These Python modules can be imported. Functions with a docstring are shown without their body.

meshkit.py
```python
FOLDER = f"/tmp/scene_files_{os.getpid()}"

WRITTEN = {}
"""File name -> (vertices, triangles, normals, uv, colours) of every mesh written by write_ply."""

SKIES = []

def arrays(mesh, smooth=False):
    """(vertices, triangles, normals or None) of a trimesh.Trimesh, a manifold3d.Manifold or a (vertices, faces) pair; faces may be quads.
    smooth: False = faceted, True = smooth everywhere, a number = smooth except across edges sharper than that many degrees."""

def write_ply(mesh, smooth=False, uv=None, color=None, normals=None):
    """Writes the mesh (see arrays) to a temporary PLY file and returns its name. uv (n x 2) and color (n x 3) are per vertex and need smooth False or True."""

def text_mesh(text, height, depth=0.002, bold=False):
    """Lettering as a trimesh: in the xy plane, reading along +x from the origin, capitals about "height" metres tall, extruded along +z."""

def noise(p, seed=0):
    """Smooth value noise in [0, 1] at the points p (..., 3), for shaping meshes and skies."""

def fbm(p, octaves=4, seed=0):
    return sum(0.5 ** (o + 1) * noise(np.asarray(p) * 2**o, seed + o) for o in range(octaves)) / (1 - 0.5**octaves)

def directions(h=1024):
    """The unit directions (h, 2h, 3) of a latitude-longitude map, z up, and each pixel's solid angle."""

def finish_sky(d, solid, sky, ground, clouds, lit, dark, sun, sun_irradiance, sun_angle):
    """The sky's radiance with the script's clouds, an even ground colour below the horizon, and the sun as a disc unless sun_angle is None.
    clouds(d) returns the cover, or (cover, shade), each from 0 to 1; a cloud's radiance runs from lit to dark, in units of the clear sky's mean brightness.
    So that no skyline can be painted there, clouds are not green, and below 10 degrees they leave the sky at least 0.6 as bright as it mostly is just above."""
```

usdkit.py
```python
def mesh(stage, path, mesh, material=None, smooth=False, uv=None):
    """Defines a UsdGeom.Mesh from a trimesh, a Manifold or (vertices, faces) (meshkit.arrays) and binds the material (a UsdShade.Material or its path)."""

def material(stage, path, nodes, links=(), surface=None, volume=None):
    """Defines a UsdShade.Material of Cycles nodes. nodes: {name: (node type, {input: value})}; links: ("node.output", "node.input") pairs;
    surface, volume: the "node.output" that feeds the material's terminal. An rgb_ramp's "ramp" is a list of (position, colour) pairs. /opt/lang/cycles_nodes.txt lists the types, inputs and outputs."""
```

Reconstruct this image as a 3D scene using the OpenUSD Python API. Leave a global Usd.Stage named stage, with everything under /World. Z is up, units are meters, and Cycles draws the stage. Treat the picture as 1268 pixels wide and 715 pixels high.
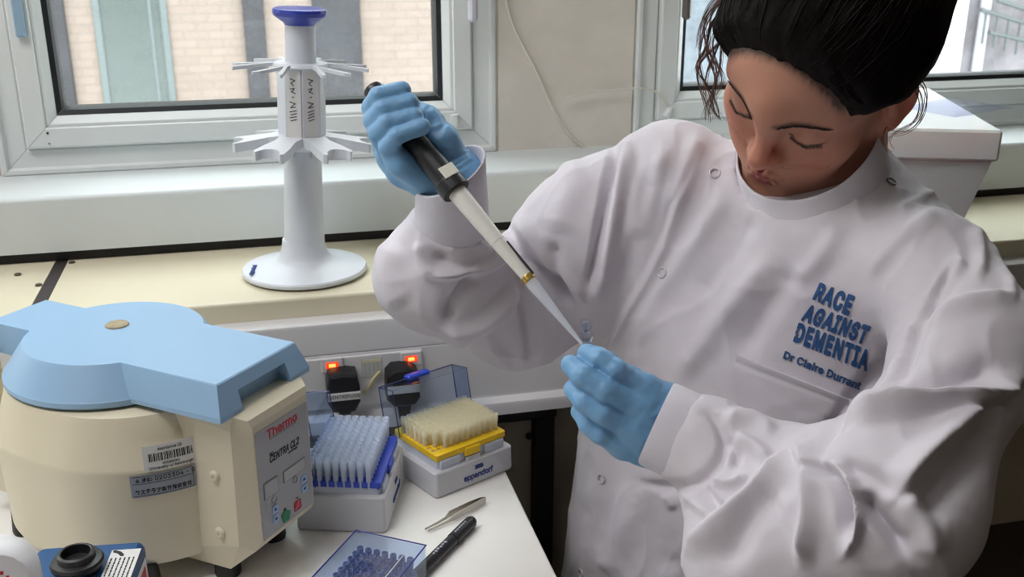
import math, random
import numpy as np, trimesh, manifold3d as m3, shapely.geometry as sg
import meshkit, usdkit
from pxr import Usd, UsdGeom, UsdLux, UsdShade, Gf, Sdf, Vt
from scipy.ndimage import map_coordinates
random.seed(7); RNG = np.random.default_rng(7)
stage = Usd.Stage.CreateInMemory()
UsdGeom.SetStageUpAxis(stage, UsdGeom.Tokens.z); UsdGeom.SetStageMetersPerUnit(stage, 1.0)
UsdGeom.Xform.Define(stage, '/World'); UsdGeom.Scope.Define(stage, '/World/Looks')

# ------------------------------------------------------------------ camera, sky, lamps, exposure
FPX, CX, CY = 1281.0, 634.0, 357.5
YAW, PIT, CZ = math.radians(14.0), math.radians(-19.35), 1.5
cam = UsdGeom.Camera.Define(stage, '/World/camera')
cam.CreateHorizontalApertureAttr(36.0); cam.CreateVerticalApertureAttr(36.0 * 715 / 1268)
cam.CreateFocalLengthAttr(36.0 * FPX / 1268); cam.CreateClippingRangeAttr(Gf.Vec2f(0.02, 200))
cam.CreateFStopAttr(14.0); cam.CreateFocusDistanceAttr(0.92)
cam.CreateExposureAttr(0.06)
cam.AddTranslateOp().Set(Gf.Vec3d(0, 0, CZ))
cam.AddRotateXYZOp().Set(Gf.Vec3f(90 + math.degrees(PIT), 0, -math.degrees(YAW)))
CF = np.array([math.sin(YAW) * math.cos(PIT), math.cos(YAW) * math.cos(PIT), math.sin(PIT)])
CR = np.array([math.cos(YAW), -math.sin(YAW), 0.0]); CU = np.cross(CR, CF); C0 = np.array([0, 0, CZ])
def ray(u, v): return CF + (u - CX) / FPX * CR - (v - CY) / FPX * CU
def P(u, v, d): return C0 + ray(u, v) * d                    # survey point: pixel and distance -> world
def onz(u, v, z): r = ray(u, v); return C0 + r * (z - CZ) / r[2]
def ony(u, v, y): r = ray(u, v); return C0 + r * y / r[1]
def proj(p):
    p = np.asarray(p, float) - C0; w = p @ CF
    return np.stack([CX + FPX * (p @ CR) / w, CY - FPX * (p @ CU) / w, w], -1)

dome = UsdLux.DomeLight.Define(stage, '/World/sky'); dome.CreateIntensityAttr(1.9); dome.CreateColorAttr(Gf.Vec3f(0.93, 0.97, 1.0))
LIGHTS = [(-1.8, -0.6, 2.2), (-0.85, 0.66, 9.0)]   # added, unseen ceiling panels: x, y, strength

# ------------------------------------------------------------------ helpers
NAMES = {}
def path_for(name, parent):
    base = parent.GetPath().pathString if parent is not None else '/World'
    n = NAMES.get((base, name), 0); NAMES[(base, name)] = n + 1
    return f'{base}/{name}' + (f'_{n:03d}' if n else '')
def tag(o, label=None, cat=None, group=None, kind=None):
    p = o.GetPrim() if hasattr(o, 'GetPrim') else o
    for k, v in (('label', label), ('category', cat), ('group', group), ('kind', kind)):
        if v: p.SetCustomDataByKey(k, v)
    return p
def thing(name, loc=(0, 0, 0), rz=0.0, parent=None, **kw):
    x = UsdGeom.Xform.Define(stage, path_for(name, parent)); x.AddTranslateOp().Set(Gf.Vec3d(*map(float, loc))); x.AddRotateZOp().Set(float(math.degrees(rz)))
    return tag(x, **kw)
def obj(name, mesh, mat, parent=None, smooth=30, color=None, **kw):
    path = path_for(name, parent)
    m = usdkit.mesh(stage, path, mesh, mat, smooth=smooth)
    if color is not None:
        UsdGeom.PrimvarsAPI(m).CreatePrimvar('tint', Sdf.ValueTypeNames.Color3fArray, 'vertex').Set(Vt.Vec3fArray.FromNumpy(np.asarray(color, np.float32)))
    return tag(m, **kw)
def copy_of(src, loc, rz=0.0, **kw):
    was = src.GetCustomData(); name = src.GetName()
    r = thing(name, loc, rz, None); r.GetReferences().AddInternalReference(src.GetPath()); r.SetInstanceable(True)
    tag(r, kw.get('label', was.get('label')), kw.get('cat', was.get('category')), kw.get('group', was.get('group')))
    return r
def srgb(r, g, b):
    c = np.array([r, g, b]) / 255.0
    return tuple(np.where(c < 0.04045, c / 12.92, ((c + 0.055) / 1.055) ** 2.4))
MATS = {}
def mat(name, color, rough=0.5, metal=0.0, spec=0.5, var=0.0, vscale=6.0, bump=0.0, bscale=60.0, coat=0.0, sheen=0.0, sss=0.0, ssr=(1, .35, .2), sscale=.004, trans=0.0, var2=None, emit=None, estr=0.0, detail=4.0, alpha=None):
    if name in MATS: return MATS[name]
    p = {'roughness': rough, 'metallic': metal, 'specular_ior_level': spec, 'base_color': color, 'coat_weight': coat, 'sheen_weight': sheen}
    if sss: p.update(subsurface_weight=sss, subsurface_radius=ssr, subsurface_scale=sscale)
    if emit: p.update(emission_color=emit, emission_strength=estr)
    if trans: p.update(transmission_weight=trans)
    n = {'p': ('principled_bsdf', p)}; l = []
    if var or bump: n['tc'] = ('texture_coordinate', {})
    if var:
        n['n'] = ('noise_texture', {'scale': vscale, 'detail': detail, 'roughness': 0.6})
        c2 = var2 or tuple(max(0, x * (1 - var)) for x in color)
        n['r'] = ('rgb_ramp', {'ramp': [(0.35, c2), (0.62, color)]})
        l += [('tc.object', 'n.vector'), ('n.fac', 'r.fac'), ('r.color', 'p.base_color')]
    if bump:
        n['bn'] = ('noise_texture', {'scale': bscale, 'detail': 3.0}); n['b'] = ('bump', {'strength': bump, 'distance': 0.002})
        l += [('tc.object', 'bn.vector'), ('bn.fac', 'b.height'), ('b.normal', 'p.normal')]
    MATS[name] = usdkit.material(stage, '/World/Looks/' + name, n, l, surface='p.BSDF')
    return MATS[name]
def glassy(name, tint, gloss=1.0, rough=0.02, ior=1.45, dirt=None):
    if name in MATS: return MATS[name]
    n = {'t': ('transparent_bsdf', {'color': tint}), 'g': ('glossy_bsdf', {'color': (gloss,) * 3, 'roughness': rough}), 'f': ('layer_weight', {'blend': .25}), 'pw': ('math', {'math_type': 'power', 'value2': 2.2}), 'mu': ('math', {'math_type': 'multiply_add', 'value2': .75 * gloss, 'value3': .03 * gloss}), 'm': ('mix_closure', {})}
    l = [('f.facing', 'pw.value1'), ('pw.value', 'mu.value1'), ('mu.value', 'm.fac'), ('t.BSDF', 'm.closure1'), ('g.BSDF', 'm.closure2')]; out = 'm.closure'
    if dirt:
        n.update(tc=('texture_coordinate', {}), nz=('noise_texture', {'scale': dirt[1], 'detail': 8.0, 'roughness': .75}), rp=('rgb_ramp', {'ramp': [(.45, (0, 0, 0)), (.75, (dirt[0],) * 3)]}),
                 d=('diffuse_bsdf', {'color': dirt[2]}), m2=('mix_closure', {}))
        l += [('tc.object', 'nz.vector'), ('nz.fac', 'rp.fac'), ('rp.color', 'm2.fac'), ('m.closure', 'm2.closure1'), ('d.BSDF', 'm2.closure2')]; out = 'm2.closure'
    MATS[name] = usdkit.material(stage, '/World/Looks/' + name, n, l, surface=out)
    return MATS[name]
cat_ = trimesh.util.concatenate
def cat(*ms):
    out = []
    for m in ms: out += list(m) if isinstance(m, (list, tuple)) else [m]
    return cat_(out)
def cbox(lo, hi, c=0.002):
    lo, hi = np.minimum(lo, hi).astype(float), np.maximum(lo, hi).astype(float)
    c = min(c, 0.45 * (hi - lo).min())
    pts = []
    for i in range(8):
        s = np.array([(i >> k) & 1 for k in range(3)])
        for k in range(3):
            q = np.where(s, hi - c, lo + c); q[k] = hi[k] if s[k] else lo[k]; pts.append(q)
    return trimesh.convex.convex_hull(np.array(pts))
def hull(pts): return trimesh.convex.convex_hull(np.array(pts, float))
def lathe(profile, n=48):
    return trimesh.creation.revolve(np.array(profile, float), sections=n)
def xf(m, loc=(0, 0, 0), R=None, s=None):
    m = m.copy(); v = m.vertices
    if s is not None: v = v * np.asarray(s)
    if R is not None: v = v @ np.asarray(R).T
    m.vertices = v + np.asarray(loc)
    if s is not None and np.prod(np.broadcast_to(s, 3)) < 0: m.invert()
    return m
def rot(axis, deg):
    return trimesh.transformations.rotation_matrix(math.radians(deg), axis)[:3, :3]
def frame_to(zdir, xhint=(1, 0, 0)):
    z = np.asarray(zdir, float); z = z / np.linalg.norm(z); x = np.asarray(xhint, float); x = x - z * (x @ z); x /= np.linalg.norm(x)
    return np.stack([x, np.cross(z, x), z], 1)
def tube(pts, r, n=8, closed=False, smooth_n=0):
    p = np.asarray(pts, float)
    if smooth_n: p = spline(p, smooth_n)
    r = np.broadcast_to(r, (len(p),)) if np.ndim(r) == 0 or len(np.atleast_1d(r)) == len(p) else np.interp(np.linspace(0, 1, len(p)), np.linspace(0, 1, len(r)), r)
    t = np.gradient(p, axis=0); t /= np.linalg.norm(t, axis=1, keepdims=True) + 1e-12
    a = np.zeros_like(p); h = np.array([0, 0, 1.0]) if abs(t[0, 2]) < 0.9 else np.array([1.0, 0, 0])
    for i in range(len(p)):
        x = h - t[i] * (h @ t[i]); x /= np.linalg.norm(x) + 1e-12; a[i] = x; h = x
    b = np.cross(t, a); ang = np.arange(n) * 2 * np.pi / n
    v = (p[:, None] + r[:, None, None] * (np.cos(ang)[None, :, None] * a[:, None] + np.sin(ang)[None, :, None] * b[:, None])).reshape(-1, 3)
    i, j = np.meshgrid(np.arange(len(p) - 1), np.arange(n), indexing='ij'); j2 = (j + 1) % n
    q = np.stack([i * n + j, i * n + j2, (i + 1) * n + j2, (i + 1) * n + j], -1).reshape(-1, 4)
    f = np.vstack([q[:, [0, 1, 2]], q[:, [0, 2, 3]]])
    k = len(v); v = np.vstack([v, p[0], p[-1]]); js = np.arange(n); e = (len(p) - 1) * n
    f = np.vstack([f, np.stack([np.full(n, k), (js + 1) % n, js], 1), np.stack([np.full(n, k + 1), e + js, e + (js + 1) % n], 1)])
    return trimesh.Trimesh(v, f, process=False)
def spline(p, n):
    from scipy.interpolate import CubicSpline
    p = np.asarray(p, float); s = np.r_[0, np.cumsum(np.linalg.norm(np.diff(p, axis=0), axis=1))]
    return CubicSpline(s, p)(np.linspace(0, s[-1], n))
def extrude(poly, d):
    poly = poly if hasattr(poly, 'exterior') else sg.Polygon(poly)
    return trimesh.creation.extrude_polygon(poly, d, engine='earcut')
def prism(rings):
    """Stack of equal-length (x, y) outlines at heights z: [(z, pts), ...] closed top and bottom."""
    n = len(rings[0][1]); v = np.vstack([np.c_[np.asarray(p, float), np.full(n, z)] for z, p in rings]); f = []
    for k in range(len(rings) - 1):
        for i in range(n):
            a, b = k * n + i, k * n + (i + 1) % n; f += [(a, b, b + n), (a, b + n, a + n)]
    import mapbox_earcut as me
    tri = me.triangulate_float64(np.asarray(rings[0][1], float), np.array([n], np.uint32)).reshape(-1, 3)
    tr2 = me.triangulate_float64(np.asarray(rings[-1][1], float), np.array([n], np.uint32)).reshape(-1, 3)
    f += [tuple(t[::-1]) for t in tri] + [tuple(t + (len(rings) - 1) * n) for t in tr2]
    m = trimesh.Trimesh(v, np.array(f), process=False); trimesh.repair.fix_normals(m); return m
def text(s, h, depth=0.0003, bold=False, sx=1.0, center=False):
    m = meshkit.text_mesh(s, h, depth, bold); v = m.vertices.copy(); v[:, 0] *= sx
    if center: v[:, 0] -= (v[:, 0].max() + v[:, 0].min()) / 2
    m.vertices = v; return m
def rrect(w, h, r, n=5):
    p = []
    for cx, cy, a0 in ((w / 2 - r, h / 2 - r, 0), (-w / 2 + r, h / 2 - r, 90), (-w / 2 + r, -h / 2 + r, 180), (w / 2 - r, -h / 2 + r, 270)):
        for a in np.radians(np.linspace(a0, a0 + 90, n)): p.append((cx + r * math.cos(a), cy + r * math.sin(a)))
    return np.array(p)
# ------------------------------------------------------------------ the room
upvc = mat('upvc', srgb(228, 232, 230), .32, spec=.5, var=.05, vscale=5, bump=.02, bscale=90)
sillm = mat('sill_paint', srgb(222, 228, 228), .38, var=.06, vscale=4)
pierm = mat('pier_paint', srgb(234, 227, 216), .6, var=.10, vscale=9, bump=.15, bscale=40)
creamm = mat('cream_laminate', srgb(226, 217, 190), .35, var=.05, vscale=6)
blackm = mat('black_gap', srgb(20, 18, 18), .6)
whitep = mat('trunking_plastic', srgb(226, 224, 224), .35, spec=.5, var=.03, vscale=8)
benchm = mat('bench_laminate', srgb(250, 247, 240), .3, spec=.5, var=.02, vscale=10)
oliveM = mat('casing_paint', srgb(172, 162, 142), .55, var=.12, vscale=5)
darkM = mat('dark_steel', srgb(26, 24, 23), .5)
basem = mat('dark_vinyl', srgb(84, 75, 66), .6, var=.12, vscale=8)
wallm = mat('wall_paint', srgb(226, 220, 208), .75, var=.04, vscale=3)
gasket = mat('rubber_gasket', srgb(22, 26, 28), .5)
Z = lambda z: z + CZ
XL, XR, YB, ZC = -2.6, 2.3, -2.6, 2.75
obj('floor', cbox((XL - .1, YB - .1, -.1), (XR + .1, 1.75, 0), .001), basem, None, kind='structure')
obj('ceiling', cbox((XL - .1, YB - .1, ZC), (XR + .1, 1.75, ZC + .1), .001), mat('ceiling_paint', srgb(240, 238, 232), .8), None, kind='structure')
obj('wall_left', cbox((XL - .1, YB, 0), (XL, 1.75, ZC), .001), wallm, None, kind='structure')
obj('wall_right', cbox((XR, YB, 0), (XR + .1, 1.75, ZC), .001), mat('tan_paint', srgb(112, 95, 80), .7, var=.05, vscale=3), None, kind='structure')  # unseen wall, toned dark tan so its bounce on the right is weak and warm
obj('wall_front', cbox((XL - .1, YB - .1, 0), (XR + .1, YB, ZC), .001), mat('beige_paint', srgb(160, 150, 138), .7, var=.05, vscale=3), None, kind='structure')  # unseen wall, darkened to cut the bounce onto face and sleeve
# windows of the back wall: (x0, x1, sill bottom z)
WZ0, WZ1 = Z(-.3285), 2.45
WINS = [(-1.55, -.565), (-.345, .357), (.578, 1.50)]  # the first window is out of view, added for side light
back = [cbox((XL, 1.56, 0), (XR, 1.72, WZ0 - .012), .001), cbox((XL, 1.56, WZ1), (XR, 1.72, ZC), .001)]
xs = [XL] + [x for w in WINS for x in w] + [XR]
wb = thing('wall_back', kind='structure')
obj('lower_wall', cat(back), wallm, wb)
for i in range(0, len(xs), 2):
    obj('pier', cbox((xs[i], 1.53, WZ0 - .012), (xs[i + 1], 1.72, WZ1), .004), pierm, wb)
def ring(x0, x1, z0, z1, prof):
    """Four mitred bars swept round the opening. prof: (inset, y) polygon."""
    cor = [(x0, z0, 1, 1), (x1, z0, -1, 1), (x1, z1, -1, -1), (x0, z1, 1, -1)]; out = []
    for k in range(4):
        a, b = cor[k], cor[(k + 1) % 4]
        va = [(a[0] + a[2] * t, y, a[1] + a[3] * t) for t, y in prof]; vb = [(b[0] + b[2] * t, y, b[1] + b[3] * t) for t, y in prof]
        va, vb = np.array(va), np.array(vb); d = vb.mean(0) - va.mean(0); d /= np.linalg.norm(d)
        va, vb = va + d * .0003, vb - d * .0003
        n = len(prof); v = np.vstack([va, vb]); f = []
        for i in range(n):
            j = (i + 1) % n; f += [(i, j, n + j), (i, n + j, n + i)]
        for i in range(1, n - 1): f += [(0, i + 1, i), (n, n + i, n + i + 1)]
        m = trimesh.Trimesh(v, np.array(f), process=False); trimesh.repair.fix_normals(m); out.append(m)
    return out
pane_m = glassy('window_pane', (.93, .96, .95), .9, .01, 1.45, dirt=(.10, 30, (.6, .62, .62)))
for wi, (x0, x1) in enumerate(WINS):
    w = thing(f'window_{wi + 1}', (0, 0, 0), kind='structure')
    for m in ring(x0, x1, WZ0, WZ1, [(0, 1.60), (0, 1.529), (.003, 1.526), (.008, 1.526), (.0105, 1.5335), (.034, 1.5335), (.037, 1.537), (.037, 1.60)]): obj('frame_bar', m, upvc, w, smooth=20)
    for m in ring(x0 + .0376, x1 - .0376, WZ0 + .0376, WZ1 - .0376, [(0, 1.60), (0, 1.527), (.003, 1.524), (.027, 1.524), (.0285, 1.526), (.0285, 1.60)]): obj('sash_bar', m, upvc, w, smooth=20)
    for m in ring(x0 + .0663, x1 - .0663, WZ0 + .0663, WZ1 - .0663, [(0, 1.58), (0, 1.5285), (.004, 1.5285), (.0135, 1.539), (.0135, 1.58)]): obj('glazing_bead', m, upvc, w, smooth=20)
    for m in ring(x0 + .0798, x1 - .0798, WZ0 + .0798, WZ1 - .0798, [(0, 1.57), (0, 1.541), (.007, 1.544), (.010, 1.55), (.010, 1.57)]): obj('gasket', m, gasket, w, smooth=20)
    obj('pane', cbox((x0 + .088, 1.555, WZ0 + .088), (x1 - .088, 1.559, WZ1 - .088), .0003), pane_m, w, smooth=False)
    if wi == 1:
        hb = ony(28, 46, 1.52); obj('hinge_cover', cbox((hb[0] - .0075, 1.515, hb[2]), (hb[0] + .0055, 1.533, hb[2] + .12), .002), mat('hinge_blue', srgb(150, 178, 200), .4), w, label='pale blue plastic hinge cover')
        hb = ony(585, 27, 1.50); obj('handle', cat(cbox((hb[0] - .0065, 1.488, hb[2]), (hb[0] + .0065, 1.502, hb[2] + .13), .004), cbox((hb[0] - .01, 1.498, hb[2] + .1), (hb[0] + .01, 1.525, hb[2] + .16), .003)), mat('handle_white', srgb(212, 210, 222), .3), w)
        rp = ony(563, 146, 1.52); obj('sash_wedge', hull([(rp[0] - .006, 1.515, rp[2] + .004), (rp[0] + .005, 1.515, rp[2] + .006), (rp[0] - .005, 1.516, rp[2] - .012), (rp[0] + .003, 1.516, rp[2] - .013), (rp[0] - .006, 1.526, rp[2] + .004), (rp[0] + .005, 1.526, rp[2] + .006), (rp[0] - .005, 1.526, rp[2] - .012), (rp[0] + .003, 1.526, rp[2] - .013)]), upvc, w)
        for sx, sz in ((59, 165), (61, 178)):
            q = ony(sx, sz, 1.524); obj('screw', xf(trimesh.creation.cylinder(.0016 if sz < 170 else .0009, .003, sections=12), q, rot((1, 0, 0), 90)), darkM, w)
    if wi == 2:
        hb = ony(848, 24, 1.50); obj('handle', cat(cbox((hb[0] - .0065, 1.488, hb[2]), (hb[0] + .0065, 1.502, hb[2] + .13), .004), cbox((hb[0] - .01, 1.498, hb[2] + .1), (hb[0] + .01, 1.525, hb[2] + .16), .003)), mat('handle_grey', srgb(112, 108, 104), .35, metal=.3), w, label='grey metal handle')
# window sill board with rounded nosing, profile swept along x
def along_x(prof, x0, x1):
    m = trimesh.creation.extrude_polygon(sg.Polygon(prof), x1 - x0, engine='earcut'); v = m.vertices
    m.vertices = np.c_[v[:, 2] + x0, v[:, 0], v[:, 1]]; trimesh.repair.fix_normals(m); return m
zt, zb = Z(-.3285), Z(-.4026)
pr = [(1.56, zt + .001), (1.56, zb), (1.395, zb)] + [(1.395 + .007 * (1 - math.cos(a)), zt - .007 + .007 * math.sin(a)) for a in np.radians(np.linspace(0, 90, 6))]
obj('trim_1', along_x(pr, XL, XR), sillm, None, kind='structure', label='white painted window sill board with deep front face')
zs = Z(-.4163)
obj('trim_2', cbox((XL, 1.402, zs), (XR, 1.56, zb), .0005), blackm, None, kind='structure', label='black recess running under the window sill')
# shelf in two lengths with a dark joint strip between
pr = [(1.55, zs - .0005), (1.55, zs - .03), (1.182, zs - .026)] + [(1.180 + .004 * (1 - math.cos(a)), zs - .0045 + .004 * math.sin(a)) for a in np.radians(np.linspace(0, 90, 5))]
sh = thing('trim_3', kind='structure', label='cream laminate ledge between the sill and the white trunking')
jx = onz(65, 345, zs)[0]
obj('ledge_board', along_x(pr, XL, jx - .008), creamm, sh); obj('ledge_board', along_x(pr, jx + .008, XR), creamm, sh)
obj('joint_strip', cbox((jx - .008, 1.184, zs - .02), (jx + .008, 1.55, zs - .001), .0005), mat('joint_dark', srgb(52, 44, 44), .6), sh, label='dark joint strip between the ledge boards')
for u, v in ((22, 340.5), (48, 353.5), (89, 325.5)):
    q = onz(u, v, zs); obj('screw_cap', xf(lathe([(0, 0), (.0042, 0), (.0042, .0012), (.003, .002), (0, .002)], 16), q), mat('cap_brown', srgb(80, 70, 52), .5), sh)
# trunking: sloping upper cover, socket face, flared lower lip
YT = 1.155
pr = [(1.5, Z(-.4425)), (YT + .004, Z(-.4425)), (YT + .001, Z(-.4440)), (YT, Z(-.447)), (YT, Z(-.4815)), (YT + .0015, Z(-.4822)), (YT + .0015, Z(-.4832)), (YT, Z(-.484)), (YT, Z(-.556)), (YT - .001, Z(-.560)), (YT - .009, Z(-.566)), (YT - .010, Z(-.570)), (YT - .010, Z(-.582)), (1.5, Z(-.582))]
obj('trim_4', along_x(pr, XL, XR), whitep, None, smooth=25, kind='structure', label='white plastic cable trunking along the back of the bench')
lower = thing('wall_lower', kind='structure', label='olive brown heater casing below the trunking')
q1, q2 = ony(660, 560, 1.20), ony(684, 560, 1.20)
obj('casing_panel', cbox((XL, 1.205, .47), (q1[0], 1.3, Z(-.582)), .002), oliveM, lower)
obj('casing_panel', cbox((q2[0], 1.205, Z(-.905)), (XR, 1.3, Z(-.582)), .002), oliveM, lower)
obj('dark_rail', cbox((.05, 1.18, Z(-.613)), (q2[0], 1.25, Z(-.583)), .002), darkM, lower)
obj('dark_post', cbox((q1[0], 1.19, 0), (q2[0], 1.25, Z(-.600)), .002), darkM, lower)
obj('base_panel', cbox((XL, 1.24, 0), (XR, 1.3, Z(-.90)), .002), basem, lower)
q = ony(655, 540, 1.204); obj('screw', xf(trimesh.creation.cylinder(.005, .006, sections=16), q, rot((1, 0, 0), 90)), darkM, lower)
# ceiling lamps out of view, added to brighten the bench and the coat
lampm = mat('lamp_diffuser', (.9, .9, .88), .5, emit=(1, .96, .9), estr=1.0)
for (lx, ly, st), wh in zip(LIGHTS, ('left of the camera', 'over the left end of the bench')):
    t = thing('added_ceiling_lamp', (lx, ly, ZC - .06), label='added unseen flat white ceiling lamp panel ' + wh, cat='lamp')
    obj('housing', cat(cbox((-.62, -.32, .01), (.62, .32, .06), .004)), whitep, t)
    R = UsdLux.RectLight.Define(stage, path_for('added_lamp_light', None)); R.CreateWidthAttr(1.2); R.CreateHeightAttr(.6); R.CreateIntensityAttr(st); R.CreateColorAttr(Gf.Vec3f(.98, .97, 1.0))
    R.AddTranslateOp().Set(Gf.Vec3d(lx, ly, ZC - .055))
# bench
bx0, bx1, by0, by1 = -2.0, .2506, .30, 1.150
b = thing('lab_bench', (0, 0, 0), label='white laminate lab bench with a squared end beside the person', cat='bench')
obj('bench_top', cbox((bx0, by0, .87), (bx1, by1, .9), .0015), benchm, b)
for lx in (bx0 + .04, bx1 - .06):
    for ly in (by0 + .05, by1 - .06): obj('leg', cbox((lx - .02, ly - .02, 0), (lx + .02, ly + .02, .87), .002), whitep, b)
obj('apron', cbox((bx0 + .06, by1 - .07, .80), (bx1 - .08, by1 - .05, .87), .002), whitep, b)
# thin white tube on the pier
tubem = mat('clear_tube', srgb(226, 222, 210), .3, spec=.6)
c = [ony(u, v, 1.524) for u, v in ((624, -80), (627, 0), (637, 35), (660, 80), (678, 120), (700, 160), (731, 188), (760, 205))]
obj('hanging_tube', tube(c, .0019, 8, smooth_n=60), tubem, None, smooth=True, label='thin clear tube hanging in a curve over the pier between windows', cat='tube')
c = [ony(u, v, 1.520) for u, v in ((700, 122), (735, 114), (780, 110), (805, 111), (822, 122), (830, 138))]
tt = thing('taped_tube', label='short thin tube arching across the pier to the corner of the far window', cat='tube')
obj('tube_run', tube(c, .0016, 8, smooth_n=40), tubem, tt, smooth=True)
q = ony(829, 137, 1.521); obj('end_fitting', xf(lathe([(0, -.012), (.006, -.012), (.0065, 0), (.004, .006), (0, .006)], 12), q, rot((0, 1, 0), 35)), upvc, tt)
# ------------------------------------------------------------------ outside
YF = 10.0
fx = lambda u: ony(u, 70, YF)[0]
brickm = usdkit.material(stage, '/World/Looks/pale_brick', {'tc': ('texture_coordinate', {}), 'mp': ('mapping', {'rotation': (math.pi / 2, 0, 0)}),
    'b': ('brick_texture', {'color1': srgb(133, 119, 110), 'color2': srgb(128, 114, 105), 'mortar': srgb(122, 110, 102), 'scale': 1.0, 'mortar_size': .008, 'brick_width': .225, 'row_height': .075}),
    'p': ('principled_bsdf', {'roughness': .9})}, [('tc.object', 'mp.vector'), ('mp.vector', 'b.vector'), ('b.color', 'p.base_color')], surface='p.BSDF')
greyst = mat('grey_cladding', srgb(53, 52, 56), .7, var=.35, vscale=3, detail=8)
fb = thing('brick_building', label='pale pink brick building with tall grey strips seen through the window', cat='building')
obj('wall', cbox((-9, YF, -8), (fx(552) + .9, YF + 4, 7.5), .01), brickm, fb)
for a, b2, m in ((60, 88, greyst), (305, 331, greyst), (390, 448, greyst)):
    obj('cladding_strip', cbox((fx(a), YF - .06, -7), (fx(b2), YF + .02, 7), .01), m, fb)
wf = [fx(122), fx(213)]
for k in range(1):
    z0 = -6.9
    obj('window', cat(cbox((wf[0], YF - .03, z0), (wf[0] + .06, YF + .05, z0 + 13.8), .005), cbox((wf[1] - .06, YF - .03, z0), (wf[1], YF + .05, z0 + 13.8), .005), cbox((wf[0], YF - .03, z0), (wf[1], YF + .05, z0 + .08), .005), cbox((wf[0] + .74 * (wf[1] - wf[0]), YF - .02, z0), (wf[0] + .74 * (wf[1] - wf[0]) + .03, YF + .05, z0 + 13.8), .005)), mat('win_frame', srgb(90, 98, 98), .5), fb)
    obj('pane', cbox((wf[0] + .05, YF - .012, z0), (wf[1] - .05, YF - .004, z0 + 13.8), .001), mat('far_glass', srgb(72, 80, 77), .25, spec=.6, var=.12, vscale=1.2), fb)
gb = thing('stone_building', label='grey stone building with a pale drainpipe seen through the far window', cat='building')
gx = lambda u: ony(u, 60, 13.0)[0]
stone = mat('grey_stone', srgb(124, 119, 123), .85, var=.35, vscale=2.5, detail=9)
obj('wall', cbox((gx(1186), 13, -8), (gx(1300) + 6, 16, 9), .02), stone, gb)
obj('wall', cbox((gx(820), 13, -8), (gx(905), 16, 9), .02), mat('blue_stone', srgb(116, 124, 132), .85, var=.35, vscale=5, detail=9), gb)
obj('bright_strip', cbox((gx(1120), 12.9, -8), (gx(1187), 13.6, 9), .02), mat('bright_strip_white', srgb(236, 236, 240), .8), gb, label='white strip added to render as blown out brightness')  # white strip put in to read as the overexposed bright gap
obj('drainpipe', xf(trimesh.creation.cylinder(.07, 14, sections=12), (gx(1207), 12.9, 0)), mat('pipe_paint', srgb(186, 186, 194), .5), gb)
for k, (u0, v0, u1, v1) in enumerate(((1215, 12, 1290, 35), (1225, 40, 1290, 55), (1235, 0, 1290, 18))):
    a, b2 = ony(u0, v0, 12.8), ony(u1, v1, 12.8)
    obj('rail', tube([a, b2], .03, 6), mat('rail_grey', srgb(84, 90, 90), .6), gb)
for k in range(5):
    a = ony(1222 + 14 * k, 14 + 4.4 * k, 12.8); obj('rail', tube([a, a - np.array([0, 0, .45])], .02, 6), mat('rail_grey', srgb(84, 90, 90), .6), gb)
obj('ground', cbox((-40, 1.9, -8.2), (40, 60, -8.0), .01), mat('tarmac', srgb(150, 150, 150), .9), None, kind='structure')
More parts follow.
